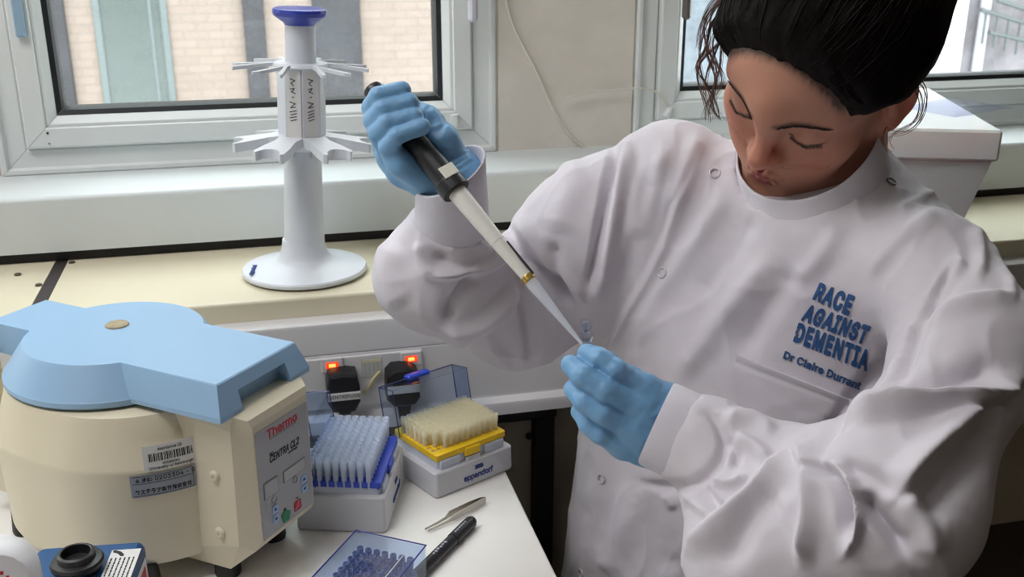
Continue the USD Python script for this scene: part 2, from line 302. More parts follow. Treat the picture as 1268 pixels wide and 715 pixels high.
# ------------------------------------------------------------------ things on the bench and the ledge
BT = .9
def onplane(u, v, p0, n):
    r = ray(u, v); return C0 + r * ((np.asarray(p0) - C0) @ n) / (r @ n)
beige = mat('beige_casing', srgb(222, 212, 186), .45, var=.03, vscale=8, bump=.04, bscale=300)
lidblue = mat('pale_blue_lid', srgb(150, 186, 218), .42, var=.02, vscale=9)
knobm = mat('knob_tan', srgb(176, 160, 128), .6, var=.25, vscale=120)
silver = mat('panel_silver', srgb(170, 170, 172), .35, metal=.15)
redprint = mat('red_print', srgb(196, 30, 52), .5); blackprint = mat('black_print', srgb(24, 24, 28), .5); blueprint = mat('blue_print', srgb(36, 62, 140), .5)
whitelab = mat('white_label', srgb(226, 224, 220), .5); greylab = mat('grey_label', srgb(150, 156, 164), .5)
CA = math.radians(-40); CX0, CY0 = -.153, 1.031
cf = thing('centrifuge', (CX0, CY0, BT), CA, label='beige benchtop centrifuge with a pale blue lid and a sloping control panel', cat='centrifuge')
fwd2, side2 = np.array([math.cos(CA), math.sin(CA), 0]), np.array([-math.sin(CA), math.cos(CA), 0]); base2 = np.array([CX0, CY0, BT])
def loc2(p): d = np.asarray(p) - base2; return np.array([d @ fwd2, d @ side2, d[2]])
dprof = [(0, .024), (.108, .024), (.116, .028), (.1195, .036), (.1225, .128), (.1215, .134), (.118, .139), (.108, .172), (.1055, .178), (0, .178)]
DO = .030                                   # the drum is drawn out towards the housing
dl = lathe(dprof, 96); dv = dl.vertices; dl.vertices = dv + np.c_[DO * np.clip((dv[:, 0] + .012) / .024, 0, 1), np.zeros((len(dv), 2))]
obj('drum_body', dl, beige, cf, smooth=28)
hx0, hx1, hw = .06, .200, .053
hp = []
for y in (-1, 1):
    for x, z, dy in ((hx0, .182, 0), (hx1 - .012, .184, .003), (hx1 - .001, .179, .010), (hx1 + .0015, .172, .013), (hx1 + .0015, .052, .013), (hx1 - .005, .042, .010), (hx1 - .035, .016, .006), (hx0, .016, 0), (hx1 - .013, .17, 0), (hx1 - .016, .05, 0)):
        hp.append((x, y * (hw - dy), z))
obj('control_housing', hull(hp), beige, cf, smooth=12)
for x, y in ((.1, -.09), (.1, .09), (-.09, -.07), (-.09, .07), (.15, -.035), (.15, .035)):
    obj('foot', xf(lathe([(0, 0), (.012, 0), (.013, .003), (.011, .03), (0, .03)], 20), (x, y, 0)), darkM, cf)
# lid: frustum disc + tongue + hinge block, one casting
def man(t): return m3.Manifold(m3.Mesh(np.asarray(t.vertices, np.float32), np.asarray(t.faces, np.uint32)))
def back(mf): q = mf.to_mesh(); return trimesh.Trimesh(q.vert_properties[:, :3], q.tri_verts, process=False)
zt0, zr, ztop = .1805, .187, .2165
disc = lathe([(0, zt0), (.1055, zt0), (.107, zt0 + .002), (.107, zr), (.106, zr + .001), (.0865, ztop - .001), (.0855, ztop), (0, ztop)], 128)
tg = hull([(0, y * .056, ztop) for y in (-1, 1)] + [(.178, y * .055, ztop) for y in (-1, 1)] + [(.1795, y * .056, ztop - .0012) for y in (-1, 1)] + [(0, y * .068, zr) for y in (-1, 1)] + [(.188, y * .065, zr + .0015) for y in (-1, 1)] + [(.188, y * .065, zr - .0035) for y in (-1, 1)] + [(0, y * .068, zt0 + .003) for y in (-1, 1)])
hg = hull([(-.138, y * .036, ztop - .0005) for y in (-1, 1)] + [(0, y * .036, ztop - .0005) for y in (-1, 1)] + [(-.142, y * .036, zr - .004) for y in (-1, 1)] + [(0, y * .036, zr - .004) for y in (-1, 1)])
notch = hull([(.17, y * .036, zt0 - .01) for y in (-1, 1)] + [(.2, y * .036, zt0 - .01) for y in (-1, 1)] + [(.176, y * .034, zr + .016) for y in (-1, 1)] + [(.2, y * .034, zr + .018) for y in (-1, 1)])
lid = man(disc) + man(tg) + man(hg) - man(notch) - man(cbox((.1075, -.06, .17), (.165, .06, zt0 + .0035), .001))
ld = obj('lid', back(lid), lidblue, cf, smooth=14)
obj('knob', xf(lathe([(0, 0), (.0118, 0), (.0118, .0012), (.0108, .0022), (0, .0026)], 32), loc2(onz(145, 403, BT + .2165)) * [1, 1, 0] + [0, 0, .2162]), knobm, ld, label='round tan badge in the lid centre')
hk = onz(2, 425, BT + .19)
hl = loc2(hk)
obj('hinge_post', cat(hull([(-.155, -.058, .03), (-.125, -.058, .03), (-.155, -.036, .03), (-.125, -.036, .03), (-.152, -.056, .185), (-.128, -.056, .185), (-.152, -.038, .185), (-.128, -.038, .185)]), xf(trimesh.creation.cylinder(.012, .02, sections=28), (-.14, -.047, .187), rot((1, 0, 0), 90))), beige, cf)
obj('hinge_post', cat(hull([(-.155, .058, .03), (-.125, .058, .03), (-.155, .036, .03), (-.125, .036, .03), (-.152, .056, .185), (-.128, .056, .185), (-.152, .038, .185), (-.128, .038, .185)]), xf(trimesh.creation.cylinder(.012, .02, sections=28), (-.14, .047, .187), rot((1, 0, 0), 90))), beige, cf)
# screws on the housing's side
for u, v in ((266, 590), (273, 660)):
    p0 = base2 + fwd2 * .1 - side2 * hw; q = loc2(onplane(u, v, p0, -side2))
    q[1] = -hw
    obj('screw', xf(lathe([(0, -.002), (.0058, -.002), (.0058, .0012), (.004, .0028), (.0012, .0028), (.0012, .002), (0, .002)], 20), q, rot((1, 0, 0), 90)), beige, cf)
# control panel with its print, laid out in panel units s (0..1 across), t (0..1 down)
px1, pz1, pz0, pw = hx1 + .0015, .1645, .0525, .0385
pan = obj('control_panel', cbox((px1 - .001, -pw, pz0), (px1 + .0008, pw, pz1), .0004), silver, cf)
def onpanel(m, s, t, m_, name, label=None, **k):
    Rm = np.array([[0, 0, 1], [1, 0, 0], [0, 1, 0]], float)
    return obj(name, xf(m, (px1 + .0008, -pw + s * 2 * pw, pz1 - t * (pz1 - pz0)), Rm), m_, pan, label=label, smooth=False)
onpanel(text('Thermo', .0088, .0003, True, 1.02, True), .50, .11, redprint, 'lettering', 'red maker lettering')
onpanel(cat(cbox((-.02, 0, 0), (.02, .0008, .0003), .0001)), .5, .128, mat('grey_print', srgb(120, 118, 122), .5), 'rule_line')
onpanel(xf(text('CENTRA CL2', .0072, .0003, True, .72, True), R=np.array([[1, .18, 0], [0, 1, 0], [0, 0, 1]])), .50, .335, blackprint, 'lettering')
onpanel(text('IEC', .0025, .0003, True, 1, True), .26, .27, blackprint, 'lettering')
onpanel(text('centrifuge', .0022, .0003, False, 1, True), .66, .365, blackprint, 'lettering')
lcdm = mat('panel_window', srgb(186, 186, 184), .2, spec=.6); lcdf = mat('panel_window_rim', srgb(138, 138, 142), .4)
for s, t, w, h in ((.20, .56, .021, .017), (.66, .55, .034, .0125)):
    f = onpanel(xf(extrude(sg.Polygon(rrect(w, h, .001)), .0006)), s, t, lcdf, 'display_window'); 
    onpanel(xf(extrude(sg.Polygon(rrect(w - .002, h - .002, .0008)), .0008)), s, t, lcdm, 'display_glass')
btnb = mat('button_blue', srgb(168, 194, 226), .4)
for s, t in ((.83, .70), (.83, .79), (.24, .78), (.24, .87)):
    onpanel(extrude(sg.Polygon(rrect(.0085, .0085, .002)), .0008), s, t, btnb, 'button', 'pale blue button')
    onpanel(xf(extrude([(-.0022, -.001), (.0022, -.001), (0, .0022)], .001), R=rot((0, 0, 1), 180 if t in (.79, .87) else 0)), s, t, blueprint, 'arrow_mark')
for s, t in ((.66, .645), (.24, .685)): onpanel(extrude(sg.Point(0, 0).buffer(.0038).difference(sg.Point(0, 0).buffer(.0033)), .0004), s, t, lcdf, 'ring_mark')
gd = sg.Polygon([(.006 * math.cos(a), .0065 * math.sin(a)) for a in np.radians(np.arange(90, 450, 72))]).buffer(.0008)
onpanel(extrude(gd, .0009), .43, .915, mat('button_green', srgb(30, 140, 90), .4), 'button', 'green start button')
onpanel(extrude(sg.Polygon(rrect(.0105, .0105, .0012)).difference(sg.Polygon(rrect(.0085, .0085, .001))), .0006), .67, .90, redprint, 'button_frame')
onpanel(extrude(sg.Point(0, 0).buffer(.0036), .0009), .67, .90, mat('button_red', srgb(214, 70, 90), .4), 'button', 'red stop button')
for s, t in ((.42, .845), (.67, .828)): onpanel(cbox((-.002, -.0005, 0), (.002, .0005, .0004), .0001), s, t, blackprint, 'tick_mark')
# stickers wrapped on the drum
def drum_at(u, v, r=.1225):
    d = ray(u, v); o = C0 - base2 - fwd2 * DO; a = d[0] ** 2 + d[1] ** 2; b_ = 2 * (o[0] * d[0] + o[1] * d[1]); c = o[0] ** 2 + o[1] ** 2 - r * r
    t = (-b_ - math.sqrt(max(b_ * b_ - 4 * a * c, 0))) / (2 * a); q = loc2(C0 + d * t) - [DO, 0, 0]; return math.atan2(q[1], q[0]), q[2]
def wrap(m, th0, z0, tilt=0.0, r=.1225):
    """Bend a flat piece (x along the girth, y up, z out) round the drum, whose wall leans slightly."""
    m = m.subdivide_to_size(.005, max_iter=30) if np.ptp(m.vertices[:, 0]) > .02 else m
    v = m.vertices; c, s = math.cos(tilt), math.sin(tilt); x, y = v[:, 0] * c - v[:, 1] * s, v[:, 0] * s + v[:, 1] * c
    zz = z0 + y; rr = np.interp(zz, [.036, .128], [.1195, .1225]) + .0007 + v[:, 2]; th = th0 + x / r
    dl_ = th + math.pi / 2; q = m.copy(); q.vertices = np.c_[np.where(dl_ < 0, DO + dl_ * r, DO + rr * np.cos(th)), np.where(dl_ < 0, -rr, rr * np.sin(th)), zz]; return q
t1, z1 = drum_at(211, 563); t2, z2 = drum_at(203, 598)
st = obj('sticker', wrap(extrude(sg.Polygon(rrect(.048, .026, .001)), .0002), t1, z1), whitelab, cf, label='white barcode sticker')
rb = np.random.default_rng(3); x = -.019; bars = []
while x < .019:
    w = rb.choice([.0005, .0008, .0012]); bars.append(cbox((x, -.0035, .0002), (x + w, .0045, .0004), .00005)); x += w + rb.choice([.0005, .0007, .001])
obj('barcode', wrap(cat(bars), t1, z1), blackprint, st, smooth=False)
for s, dy, h in (('Appliance ID', .0072, .0026), ('00036080', -.0075, .0022), ('University of Edinburgh', -.0115, .0026)):
    obj('lettering', wrap(xf(text(s, h, .0003, False, 1.0, True), (0, dy, .0002)), t1, z1), blackprint, st, smooth=False)
st = obj('sticker', wrap(extrude(sg.Polygon(rrect(.058, .023, .0008)), .0002), t2, z2), greylab, cf, label='grey asset sticker with dark printed lines')
obj('print_frame', wrap(cat(cbox((-.027, .0098, .0002), (.027, .0102, .0004), 1e-5), cbox((-.027, -.0102, .0002), (.027, -.0098, .0004), 1e-5), cbox((-.027, .0022, .0002), (.027, .0026, .0004), 1e-5), cbox((-.013, .0022, .0002), (-.0126, .0102, .0004), 1e-5), cbox((.0266, -.0102, .0002), (.027, .0102, .0004), 1e-5)), t2, z2), blackprint, st, smooth=False)
def kana(seed, w, h):
    r_ = np.random.default_rng(seed); out = []
    for _ in range(3): y = r_.uniform(-.5, .5) * h; out.append(cbox((-w / 2 * r_.uniform(.5, 1), y, 0), (w / 2 * r_.uniform(.5, 1), y + .0004, .0003), 1e-5))
    x_ = r_.uniform(-.3, .3) * w; out.append(cbox((x_, -h / 2, 0), (x_ + .0005, h / 2, .0003), 1e-5)); return cat(out)
rows = [xf(text('No 0203304 - 0', .0042, .0003, False, 1.0, True), (.006, .0045, .0002))] + [xf(kana(20 + k, .004, .004), (-.0225 + .005 * k, .0062, .0002)) for k in range(2)]
obj('lettering', wrap(cat(rows), t2, z2), blackprint, st, smooth=False)
# the bottom line, strokes drawn for each character
STROKES = {'ku': [[(-.3, .5), (-.5, 0)], [(-.3, .3), (.4, .3), (.1, -.5)]], 'su': [[(-.4, .4), (.4, .4), (-.4, -.5)], [(0, -.1), (.5, -.5)]], 'te': [[(-.3, .5), (.3, .5)], [(-.5, .15), (.5, .15)], [(.05, .15), (-.2, -.5)]], 'ra': [[(-.3, .5), (.3, .5)], [(-.45, .15), (.45, .15), (0, -.5)]], 'fu': [[(-.45, .4), (.45, .4), (-.2, -.5)]],
           'sei': [[(-.5, .4), (.1, .4)], [(-.5, .15), (.1, .15)], [(-.2, .5), (-.2, -.1)], [(.35, .5), (.35, 0)], [(-.5, -.2), (.5, -.2)], [(0, -.1), (-.4, -.5)], [(0, -.2), (.4, -.5)]], 'saku': [[(-.5, .25), (0, .25)], [(-.25, .5), (-.25, -.5)], [(.1, .4), (.5, .4)], [(.3, .5), (.3, -.5)], [(.1, 0), (.5, 0)]],
           'kabu': [[(-.5, .2), (-.1, .2)], [(-.3, .5), (-.3, -.5)], [(0, .3), (.5, .3)], [(-.05, 0), (.5, 0)], [(.25, .5), (.25, -.5)], [(.2, 0), (0, -.4)], [(.3, 0), (.5, -.4)]], 'shiki': [[(-.5, .3), (.5, .3)], [(-.4, 0), (.1, 0)], [(-.15, 0), (-.15, -.4)], [(-.5, -.45), (.1, -.35)], [(.2, .5), (.3, -.1), (.5, -.5)]], 'kai': [[(0, .5), (-.5, .1)], [(0, .5), (.5, .1)], [(-.25, .05), (.25, .05)], [(-.4, -.15), (.4, -.15)], [(-.1, -.15), (-.3, -.5), (.35, -.45)]], 'sha': [[(-.5, .3), (-.1, .3), (-.4, -.1)], [(-.25, .1), (-.25, -.5)], [(0, .1), (.5, .1)], [(.25, .45), (.25, -.45)], [(0, -.45), (.5, -.45)]]}
def strokes(key, w, h, t=.00035):
    g = [sg.LineString([(x_ * w, y_ * h) for x_, y_ in s]).buffer(t) for s in STROKES[key]]
    return cat([extrude(q, .0003) for q in g])
chars = ['ku', 'su', 'te', 'ra', 'fu', 'sei', 'saku', 'kabu', 'shiki', 'kai', 'sha']
obj('lettering', wrap(cat([xf(strokes(k, .0034, .0042), (-.0235 + .0046 * i, -.006, .0002)) for i, k in enumerate(chars)]), t2, z2), blackprint, st, smooth=False)

# ---- tip boxes
trayY = mat('yellow_tray', srgb(252, 206, 30), .4); trayB = mat('blue_tray', srgb(40, 72, 200), .35)
boxgrey = mat('box_grey', srgb(214, 214, 218), .4, var=.02); boxclear = mat('inner_tray', srgb(206, 212, 224), .3)
def tipmat(name, c, a):
    n = {'d': ('principled_bsdf', {'base_color': c, 'roughness': .3, 'specular_ior_level': .5}), 't': ('translucent_bsdf', {'color': c}), 'x': ('transparent_bsdf', {'color': (1, 1, 1)}), 'm': ('mix_closure', {'fac': .45}), 'm2': ('mix_closure', {'fac': a})}
    return usdkit.material(stage, '/World/Looks/' + name, n, [('d.BSDF', 'm.closure1'), ('t.BSDF', 'm.closure2'), ('m.closure', 'm2.closure1'), ('x.BSDF', 'm2.closure2')], surface='m2.closure')
tipY, tipB, tipG = tipmat('tip_cream', srgb(255, 250, 230), .36), tipmat('tip_clear', srgb(236, 242, 253), .30), tipmat('tip_grey', srgb(170, 180, 215), .15)
def tip_mesh(r, h):
    return lathe([(r * .72, -h * .3), (r * .8, 0), (r * .86, h * .55), (r, h * .57), (r, h), (r * .84, h), (r * .72, h * .3), (r * .5, -.001), (r * .5, -h * .3), (r * .72, -h * .3)], 12)
tintlid = glassy('blue_lid_plastic', (.84, .90, .985), .7, .05, 1.5)
lidedge = mat('lid_edge_blue', srgb(40, 52, 110), .35)
def tip_box(origin, ang, L, W, hb, ht, traym, tipm, pitch, rtip, htip, label, tlabel, tgroup, missing=(), inset=.006, logo=True):
    """Local x along the long side, y towards the hinge, origin at the front left bottom corner."""
    t = thing('tip_box', origin, ang, label=label, cat='tip box')
    def slab(i, z): return [(x_ + L / 2, y_ + W / 2) for x_, y_ in rrect(L - 2 * i, W - 2 * i, .006 - min(i, .002), 4)]
    # base: bowed rim that dips at the front
    n = 4 * 4; R0 = slab(.002, 0); R1 = slab(0, .003)
    obj('base', prism([(0, R0), (.003, R1), (hb - .0015, slab(.0008, 0)), (hb, slab(.0022, 0)), (hb + .0005, slab(.006, 0))]), boxgrey, t, smooth=25)
    obj('inner_tray', prism([(hb - .002, slab(inset, 0)), (ht - .001, slab(inset + .001, 0))]), boxclear, t, smooth=25)
    tl, tw = L - 2 * inset + .002, W - 2 * inset + .002
    nx, ny = 12, 8
    ox, oy = L / 2 - pitch[0] * (nx - 1) / 2, W / 2 - pitch[1] * (ny - 1) / 2
    plate = sg.Polygon([(x_ + L / 2, y_ + W / 2) for x_, y_ in rrect(tl, tw, .003, 4)])
    holes = [sg.Point(ox + i * pitch[0], oy + j * pitch[1]).buffer(rtip * .9, 3) for i in range(nx) for j in range(ny)]
    for h in holes: plate = plate.difference(h)
    tr = obj('tray', xf(extrude(plate, .0065), (0, 0, ht - .0055)), traym, t, smooth=False)
    obj('tray_floor', cbox((L / 2 - tl / 2 + .002, W / 2 - tw / 2 + .002, ht - .0085), (L / 2 + tl / 2 - .002, W / 2 + tw / 2 - .002, ht - .0056), .0005), traym, tr)
    obj('catch', cbox((L / 2 - .011, inset - .0035, ht - .012), (L / 2 + .011, inset + .001, ht - .001), .0015), traym, tr)
    obj('clip', cbox((L / 2 - .010, inset - .0045, hb - .001), (L / 2 + .010, inset - .001, hb + .0045), .001), boxgrey, t)
    for k in (-1, 1): obj('rib', cbox((L / 2 + k * L * .28 - .014, inset - .003, hb - .001), (L / 2 + k * L * .28 + .014, inset + .001, ht - .006), .0015), boxclear, t)
    if logo:
        lg = obj('logo', xf(text('eppendorf', .0068, .0009, True, .9, True), (L / 2 + .004, .0005, hb * .28), np.array([[1, 0, 0], [0, 0, -1], [0, 1, 0]], float)), blueprint, t, smooth=False)
        obj('emblem', xf(cat(cbox((-.006, 0, 0), (.006, .0009, .0012), 1e-5), cbox((-.005, .0018, 0), (.006, .0027, .0012), 1e-5), cbox((-.006, .0036, 0), (.005, .0045, .0012), 1e-5)), (L / 2 + .005, .0009, hb * .62), np.array([[1, 0, 0], [0, 0, -1], [0, 1, 0]], float)), blueprint, t, smooth=False)
    c, s = math.cos(ang), math.sin(ang); base = tip_mesh(rtip, htip)
    for i in range(nx):
        for j in range(ny):
            if (i, j) in missing: continue
            x_, y_ = ox + i * pitch[0], oy + j * pitch[1]
            w = np.array(origin) + [c * x_ - s * y_, s * x_ + c * y_, ht + .001]
            obj('pipette_tip', xf(base, w), tipm, None, smooth=40, label=tlabel, cat='pipette tip', group=tgroup)
    return t
def lid_shell(parent_t, L, W, D, hinge, tilt, latch=True):
    """Open lid, hinged along the back edge (local y = W): a thin-walled shallow cover of depth D standing up, opening towards the front."""
    th = .0012; parts = [cbox((0, 0, D - th), (L, W, D), .0004), cbox((0, 0, 0), (th, W, D - th), .0004), cbox((L - th, 0, 0), (L, W, D - th), .0004), cbox((0, W - th, 0), (L, W, D - th), .0004)]
    Rm = rot((1, 0, 0), tilt); q = [xf(m, hinge, Rm) for m in parts]
    l = obj('lid', cat(q), tintlid, parent_t, smooth=False, label='clear blue open lid')
    rim = [(0, 0, 0), (0, W, 0), (L, W, 0), (L, 0, 0)]
    obj('rim', xf(tube(np.array(rim) , .0008, 6), hinge, Rm), lidedge, l)
    obj('rim', xf(tube(np.array([(0, W, 0), (0, W, D), (0, 0, D)]), .0006, 6), hinge, Rm), lidedge, l)
    obj('rim', xf(tube(np.array([(L, W, 0), (L, W, D), (L, 0, D)]), .0006, 6), hinge, Rm), lidedge, l)
    if latch: obj('latch', xf(cbox((L / 2 - .016, W - .001, -.004), (L / 2 + .016, W + .005, .008), .002), hinge, Rm), trayB, l, label='solid blue latch')
    return l
o = onz(540, 620, BT); e = onz(637, 580.5, BT) - o; angR = math.atan2(e[1], e[0])
tb1 = tip_box(o, angR, .111, .098, .031, .048, trayY, tipY, (.0079, .0085), .0034, .019, 'grey tip box with a yellow tray nearest the end of the bench', 'cream pipette tip standing in the yellow tray', 'pipette tips in the yellow tray', missing=((0, 0), (1, 0), (0, 1)), inset=.0075)
lid_shell(tb1, .105, .056, .03, (.003, .103, .040), 78)
# left box: long side towards the person
q = onz(479, 662, BT); lr = np.array([.0901, .9431]); d = np.array([.308, .951]); d /= np.linalg.norm(d)
angL = math.atan2(d[1], d[0])
tb2 = tip_box(q, angL, .116, .096, .042, .056, trayB, tipB, (.0090, .0086), .0037, .024, 'grey tip box with a blue tray between the centrifuge and the yellow one', 'clear pipette tip standing in the blue tray', 'pipette tips in the blue tray', inset=.0065)
lid_shell(tb2, .104, .062, .03, (.006, .104, .046), 84, latch=False)
# closed box in front
a, b2 = onz(441, 657, BT + .06), onz(524, 675, BT + .06); e1 = (b2 - a)[:2]; wbx = .0725; ang3 = math.atan2(e1[1], e1[0]); e1 = e1 / np.linalg.norm(e1); e2 = np.array([-e1[1], e1[0]])
L3 = .106; o3 = np.array([a[0], a[1], BT]) - np.r_[e2 * L3, 0]
t = thing('tip_box', o3, ang3, label='closed tip box with a clear blue cover at the front edge of the picture', cat='tip box')
sl = lambda i: [(x_ + wbx / 2, y_ + L3 / 2) for x_, y_ in rrect(wbx - 2 * i, L3 - 2 * i, .004, 4)]
obj('base', prism([(0, sl(.001)), (.022, sl(0)), (.023, sl(.002))]), mat('base_blue', srgb(120, 140, 200), .35), t, smooth=25)
obj('tray', prism([(.023, sl(.005)), (.034, sl(.006)), (.0345, sl(.007))]), mat('tray_pale', srgb(120, 134, 190), .35), t, smooth=25)
th = .0011
cv = cat(cbox((.001, .001, .06 - th), (wbx - .001, L3 - .001, .06), .0004), cbox((0, 0, .023), (th, L3, .06 - th), .0003), cbox((wbx - th, 0, .023), (wbx, L3, .06 - th), .0003), cbox((th, L3 - th, .023), (wbx - th, L3, .06 - th), .0003), cbox((th, 0, .023), (wbx - th, th, .06 - th), .0003))
cvo = obj('cover', cv, glassy('blue_cover', (.86, .91, .99), .8, .03, 1.5), t, smooth=False, label='clear blue plastic cover')
obj('rim', tube(np.array([(0, 0, .06), (0, L3, .06), (wbx, L3, .06), (wbx, 0, .06)]), .0008, 6), mat('edge_blue', srgb(60, 80, 160), .3), cvo)
obj('painted_highlight', tube(np.array([(wbx - .012, 0, .0605), (wbx - .012, L3 * .8, .0605)]), .0005, 6), whitelab, cvo)  # white line stands in for a highlight on the cover
bm = tip_mesh(.0031, .017); c, s = math.cos(ang3), math.sin(ang3)
for i in range(7):
    for j in range(10):
        x_, y_ = .0105 + i * .0086, .0125 + j * .009
        obj('pipette_tip', xf(bm, o3 + [c * x_ - s * y_, s * x_ + c * y_, .0345]), tipG, None, smooth=40, label='bluish grey pipette tip under the clear blue cover', cat='pipette tip', group='pipette tips under the closed cover')

# ---- pen and tweezers
a, b2 = onz(529, 700, BT + .0068), onz(585, 645, BT + .0068); d = b2 - a; ln = np.linalg.norm(d); ang = math.atan2(d[1], d[0])
t = thing('marker_pen', a, ang, label='black marker pen lying beside the steel tweezers', cat='pen')
Rx = np.array([[0, 0, 1], [1, 0, 0], [0, 1, 0]], float)
penm = mat('pen_black', srgb(30, 30, 34), .35); r = .0062
obj('barrel', xf(lathe([(0, -.03), (.005, -.03), (r, -.027), (r, ln * .55), (0, ln * .55)], 28), (0, 0, 0), Rx), penm, t)
obj('cap', xf(lathe([(0, ln * .55), (r + .0006, ln * .55), (r + .0006, ln - .004), (r - .001, ln), (0, ln)], 28), (0, 0, 0), Rx), penm, t)
rr_ = np.random.default_rng(9)
obj('print', cat([xf(text(s, .003, .0004, True, 1.1), (x_, .0012 - .0028, r - .0001), rot((1, 0, 0), 0)) for s, x_ in (('marker', .006), ('permanent', .03))] + [cbox((ln * .58 + .004 * k, -.0016 + .0006 * (k % 3), r), (ln * .58 + .004 * k + .0025, .0006 + .0005 * (k % 2), r + .0009), .0001) for k in range(6)]), mat('pen_print', srgb(150, 150, 158), .5), t, smooth=False) if False else obj('print', cat([cbox((ln * .12 + .0045 * k, -.001 - .0006 * (k % 2), r - .0006), (ln * .12 + .0045 * k + .003, .0008 + .0006 * (k % 3), r + .0001), .0001) for k in range(6)] + [cbox((ln * .60 + .004 * k, -.001, r), (ln * .60 + .004 * k + .0026, .0012, r + .0008), .0001) for k in range(6)]), mat('pen_print', srgb(170, 170, 178), .5), t, smooth=False)
a, b2 = onz(528, 657, BT + .002), onz(601, 621, BT + .003); d = b2 - a; ln = np.linalg.norm(d); ang = math.atan2(d[1], d[0])
steel = mat('brushed_steel', srgb(186, 180, 172), .32, metal=.9)
t = thing('tweezers', np.r_[a[:2], BT], ang, label='fine pointed steel tweezers lying above the black pen', cat='tweezers')
for k in (-1, 1):
    w = [(0, .0002, .0011), (.2, .0007, .0014), (.34, .0014, .0018), (.42, .0038, .0036), (.75, .0028, .0042), (.93, .0011, .0042), (1, .0004, .0034)]
    pts = []; segs = []
    for f, off, hh in w:
        y0 = k * (off + .0010 * (1 - f) + .0012 * (f < .36)); segs.append([(f * ln, y0 - .0004, .0012), (f * ln, y0 + .0004, .0012), (f * ln, y0 + .0004, .0012 + 2 * hh), (f * ln, y0 - .0004, .0012 + 2 * hh)])
    obj('arm', cat([hull(segs[i] + segs[i + 1]) for i in range(len(segs) - 1)]), steel, t, smooth=20)

# ---- pipette stand
zc = BT; zl = Z(-.4163)
cc = onz(378, 337, zl)
t = thing('pipette_stand', cc, 0, label='white pipette carousel stand with a blue top knob on the ledge', cat='pipette stand')
standm = mat('stand_plastic', srgb(218, 222, 228), .38, spec=.5)
bb = obj('base', lathe([(0, .001), (.074, .001), (.0775, .003), (.078, .0065), (.0765, .0085), (.05, .0135), (.036, .018), (.0305, .024), (.027, .034), (.0255, .045), (0, .045)], 96), standm, t, smooth=30)
e_ = CF * [1, 1, 0]; e_ /= np.linalg.norm(e_); TR = trimesh.transformations.rotation_matrix(math.radians(2.6), e_)[:3, :3]
def lean(m): return xf(m, R=TR)
obj('pole', lean(lathe([(0, .03), (.0255, .03), (.0245, .06), (.0222, .17), (.0222, .17), (0, .17)], 48)), standm, t)
hexr = .0285
obj('holder_core', lean(xf(prism([(z_, [(.0286 * math.cos(a_), .0286 * math.sin(a_)) for a_ in np.radians(np.arange(0, 360, 45) + 2)]) for z_ in (.168, .262)]))), standm, t, smooth=40)
obj('upper_pole', lean(lathe([(0, .262), (.0185, .262), (.0175, .318), (0, .318)], 48)), standm, t)
obj('top_knob', lean(lathe([(0, .306), (.0175, .306), (.019, .309), (.0305, .317), (.0318, .321), (.031, .3245), (.027, .3262), (0, .3275)], 64)), mat('knob_blue', srgb(52, 66, 168), .3, spec=.5), t, label='blue round top knob')
obj('upper_disc', lean(lathe([(0, .258), (.031, .258), (.033, .260), (.031, .263), (0, .264)], 64)), standm, t)
obj('lower_disc', lean(lathe([(0, .160), (.027, .160), (.033, .168), (.030, .176), (0, .178)], 64)), standm, t)
for k in range(6):
    th = math.radians(60 * k - 62)
    # lower cradle: broad arm with a concave end
    pl = sg.Polygon([(.02, -.017), (.04, -.013), (.06, -.0175), (.079, -.020), (.082, -.017), (.082, .017), (.079, .020), (.06, .0175), (.04, .013), (.02, .017)]).difference(sg.Point(.0840, 0).buffer(.0150, 16)).buffer(-.0012).buffer(.0012)
    q = extrude(pl, .011); v = q.vertices; v[:, 2] += .166 - (v[:, 0] - .03) * .16; q.vertices = v
    obj('lower_cradle', lean(xf(q, R=rot((0, 0, 1), math.degrees(th)))), standm, t, smooth=25)
    for s in (-1, 1):
        pl = sg.Polygon([(.026, s * .003), (.040, s * .0045), (.060, s * .0130), (.0775, s * .0195), (.079, s * .0175), (.074, s * .012), (.055, s * .006), (.04, s * .0005), (.026, -s * .001)])
        q = extrude(pl, .0040); v = q.vertices; v[:, 2] += .259 - (v[:, 0] - .03) * .08; q.vertices = v
        obj('upper_prong', lean(xf(q, R=rot((0, 0, 1), math.degrees(th)))), standm, t, smooth=25)
    obj('cradle_rib', lean(xf(hull([(.024, -.0015, .17), (.024, .0015, .17), (.06, -.0015, .168), (.06, .0015, .168), (.024, -.0015, .152), (.024, .0015, .152)]), R=rot((0, 0, 1), math.degrees(th)))), standm, t)
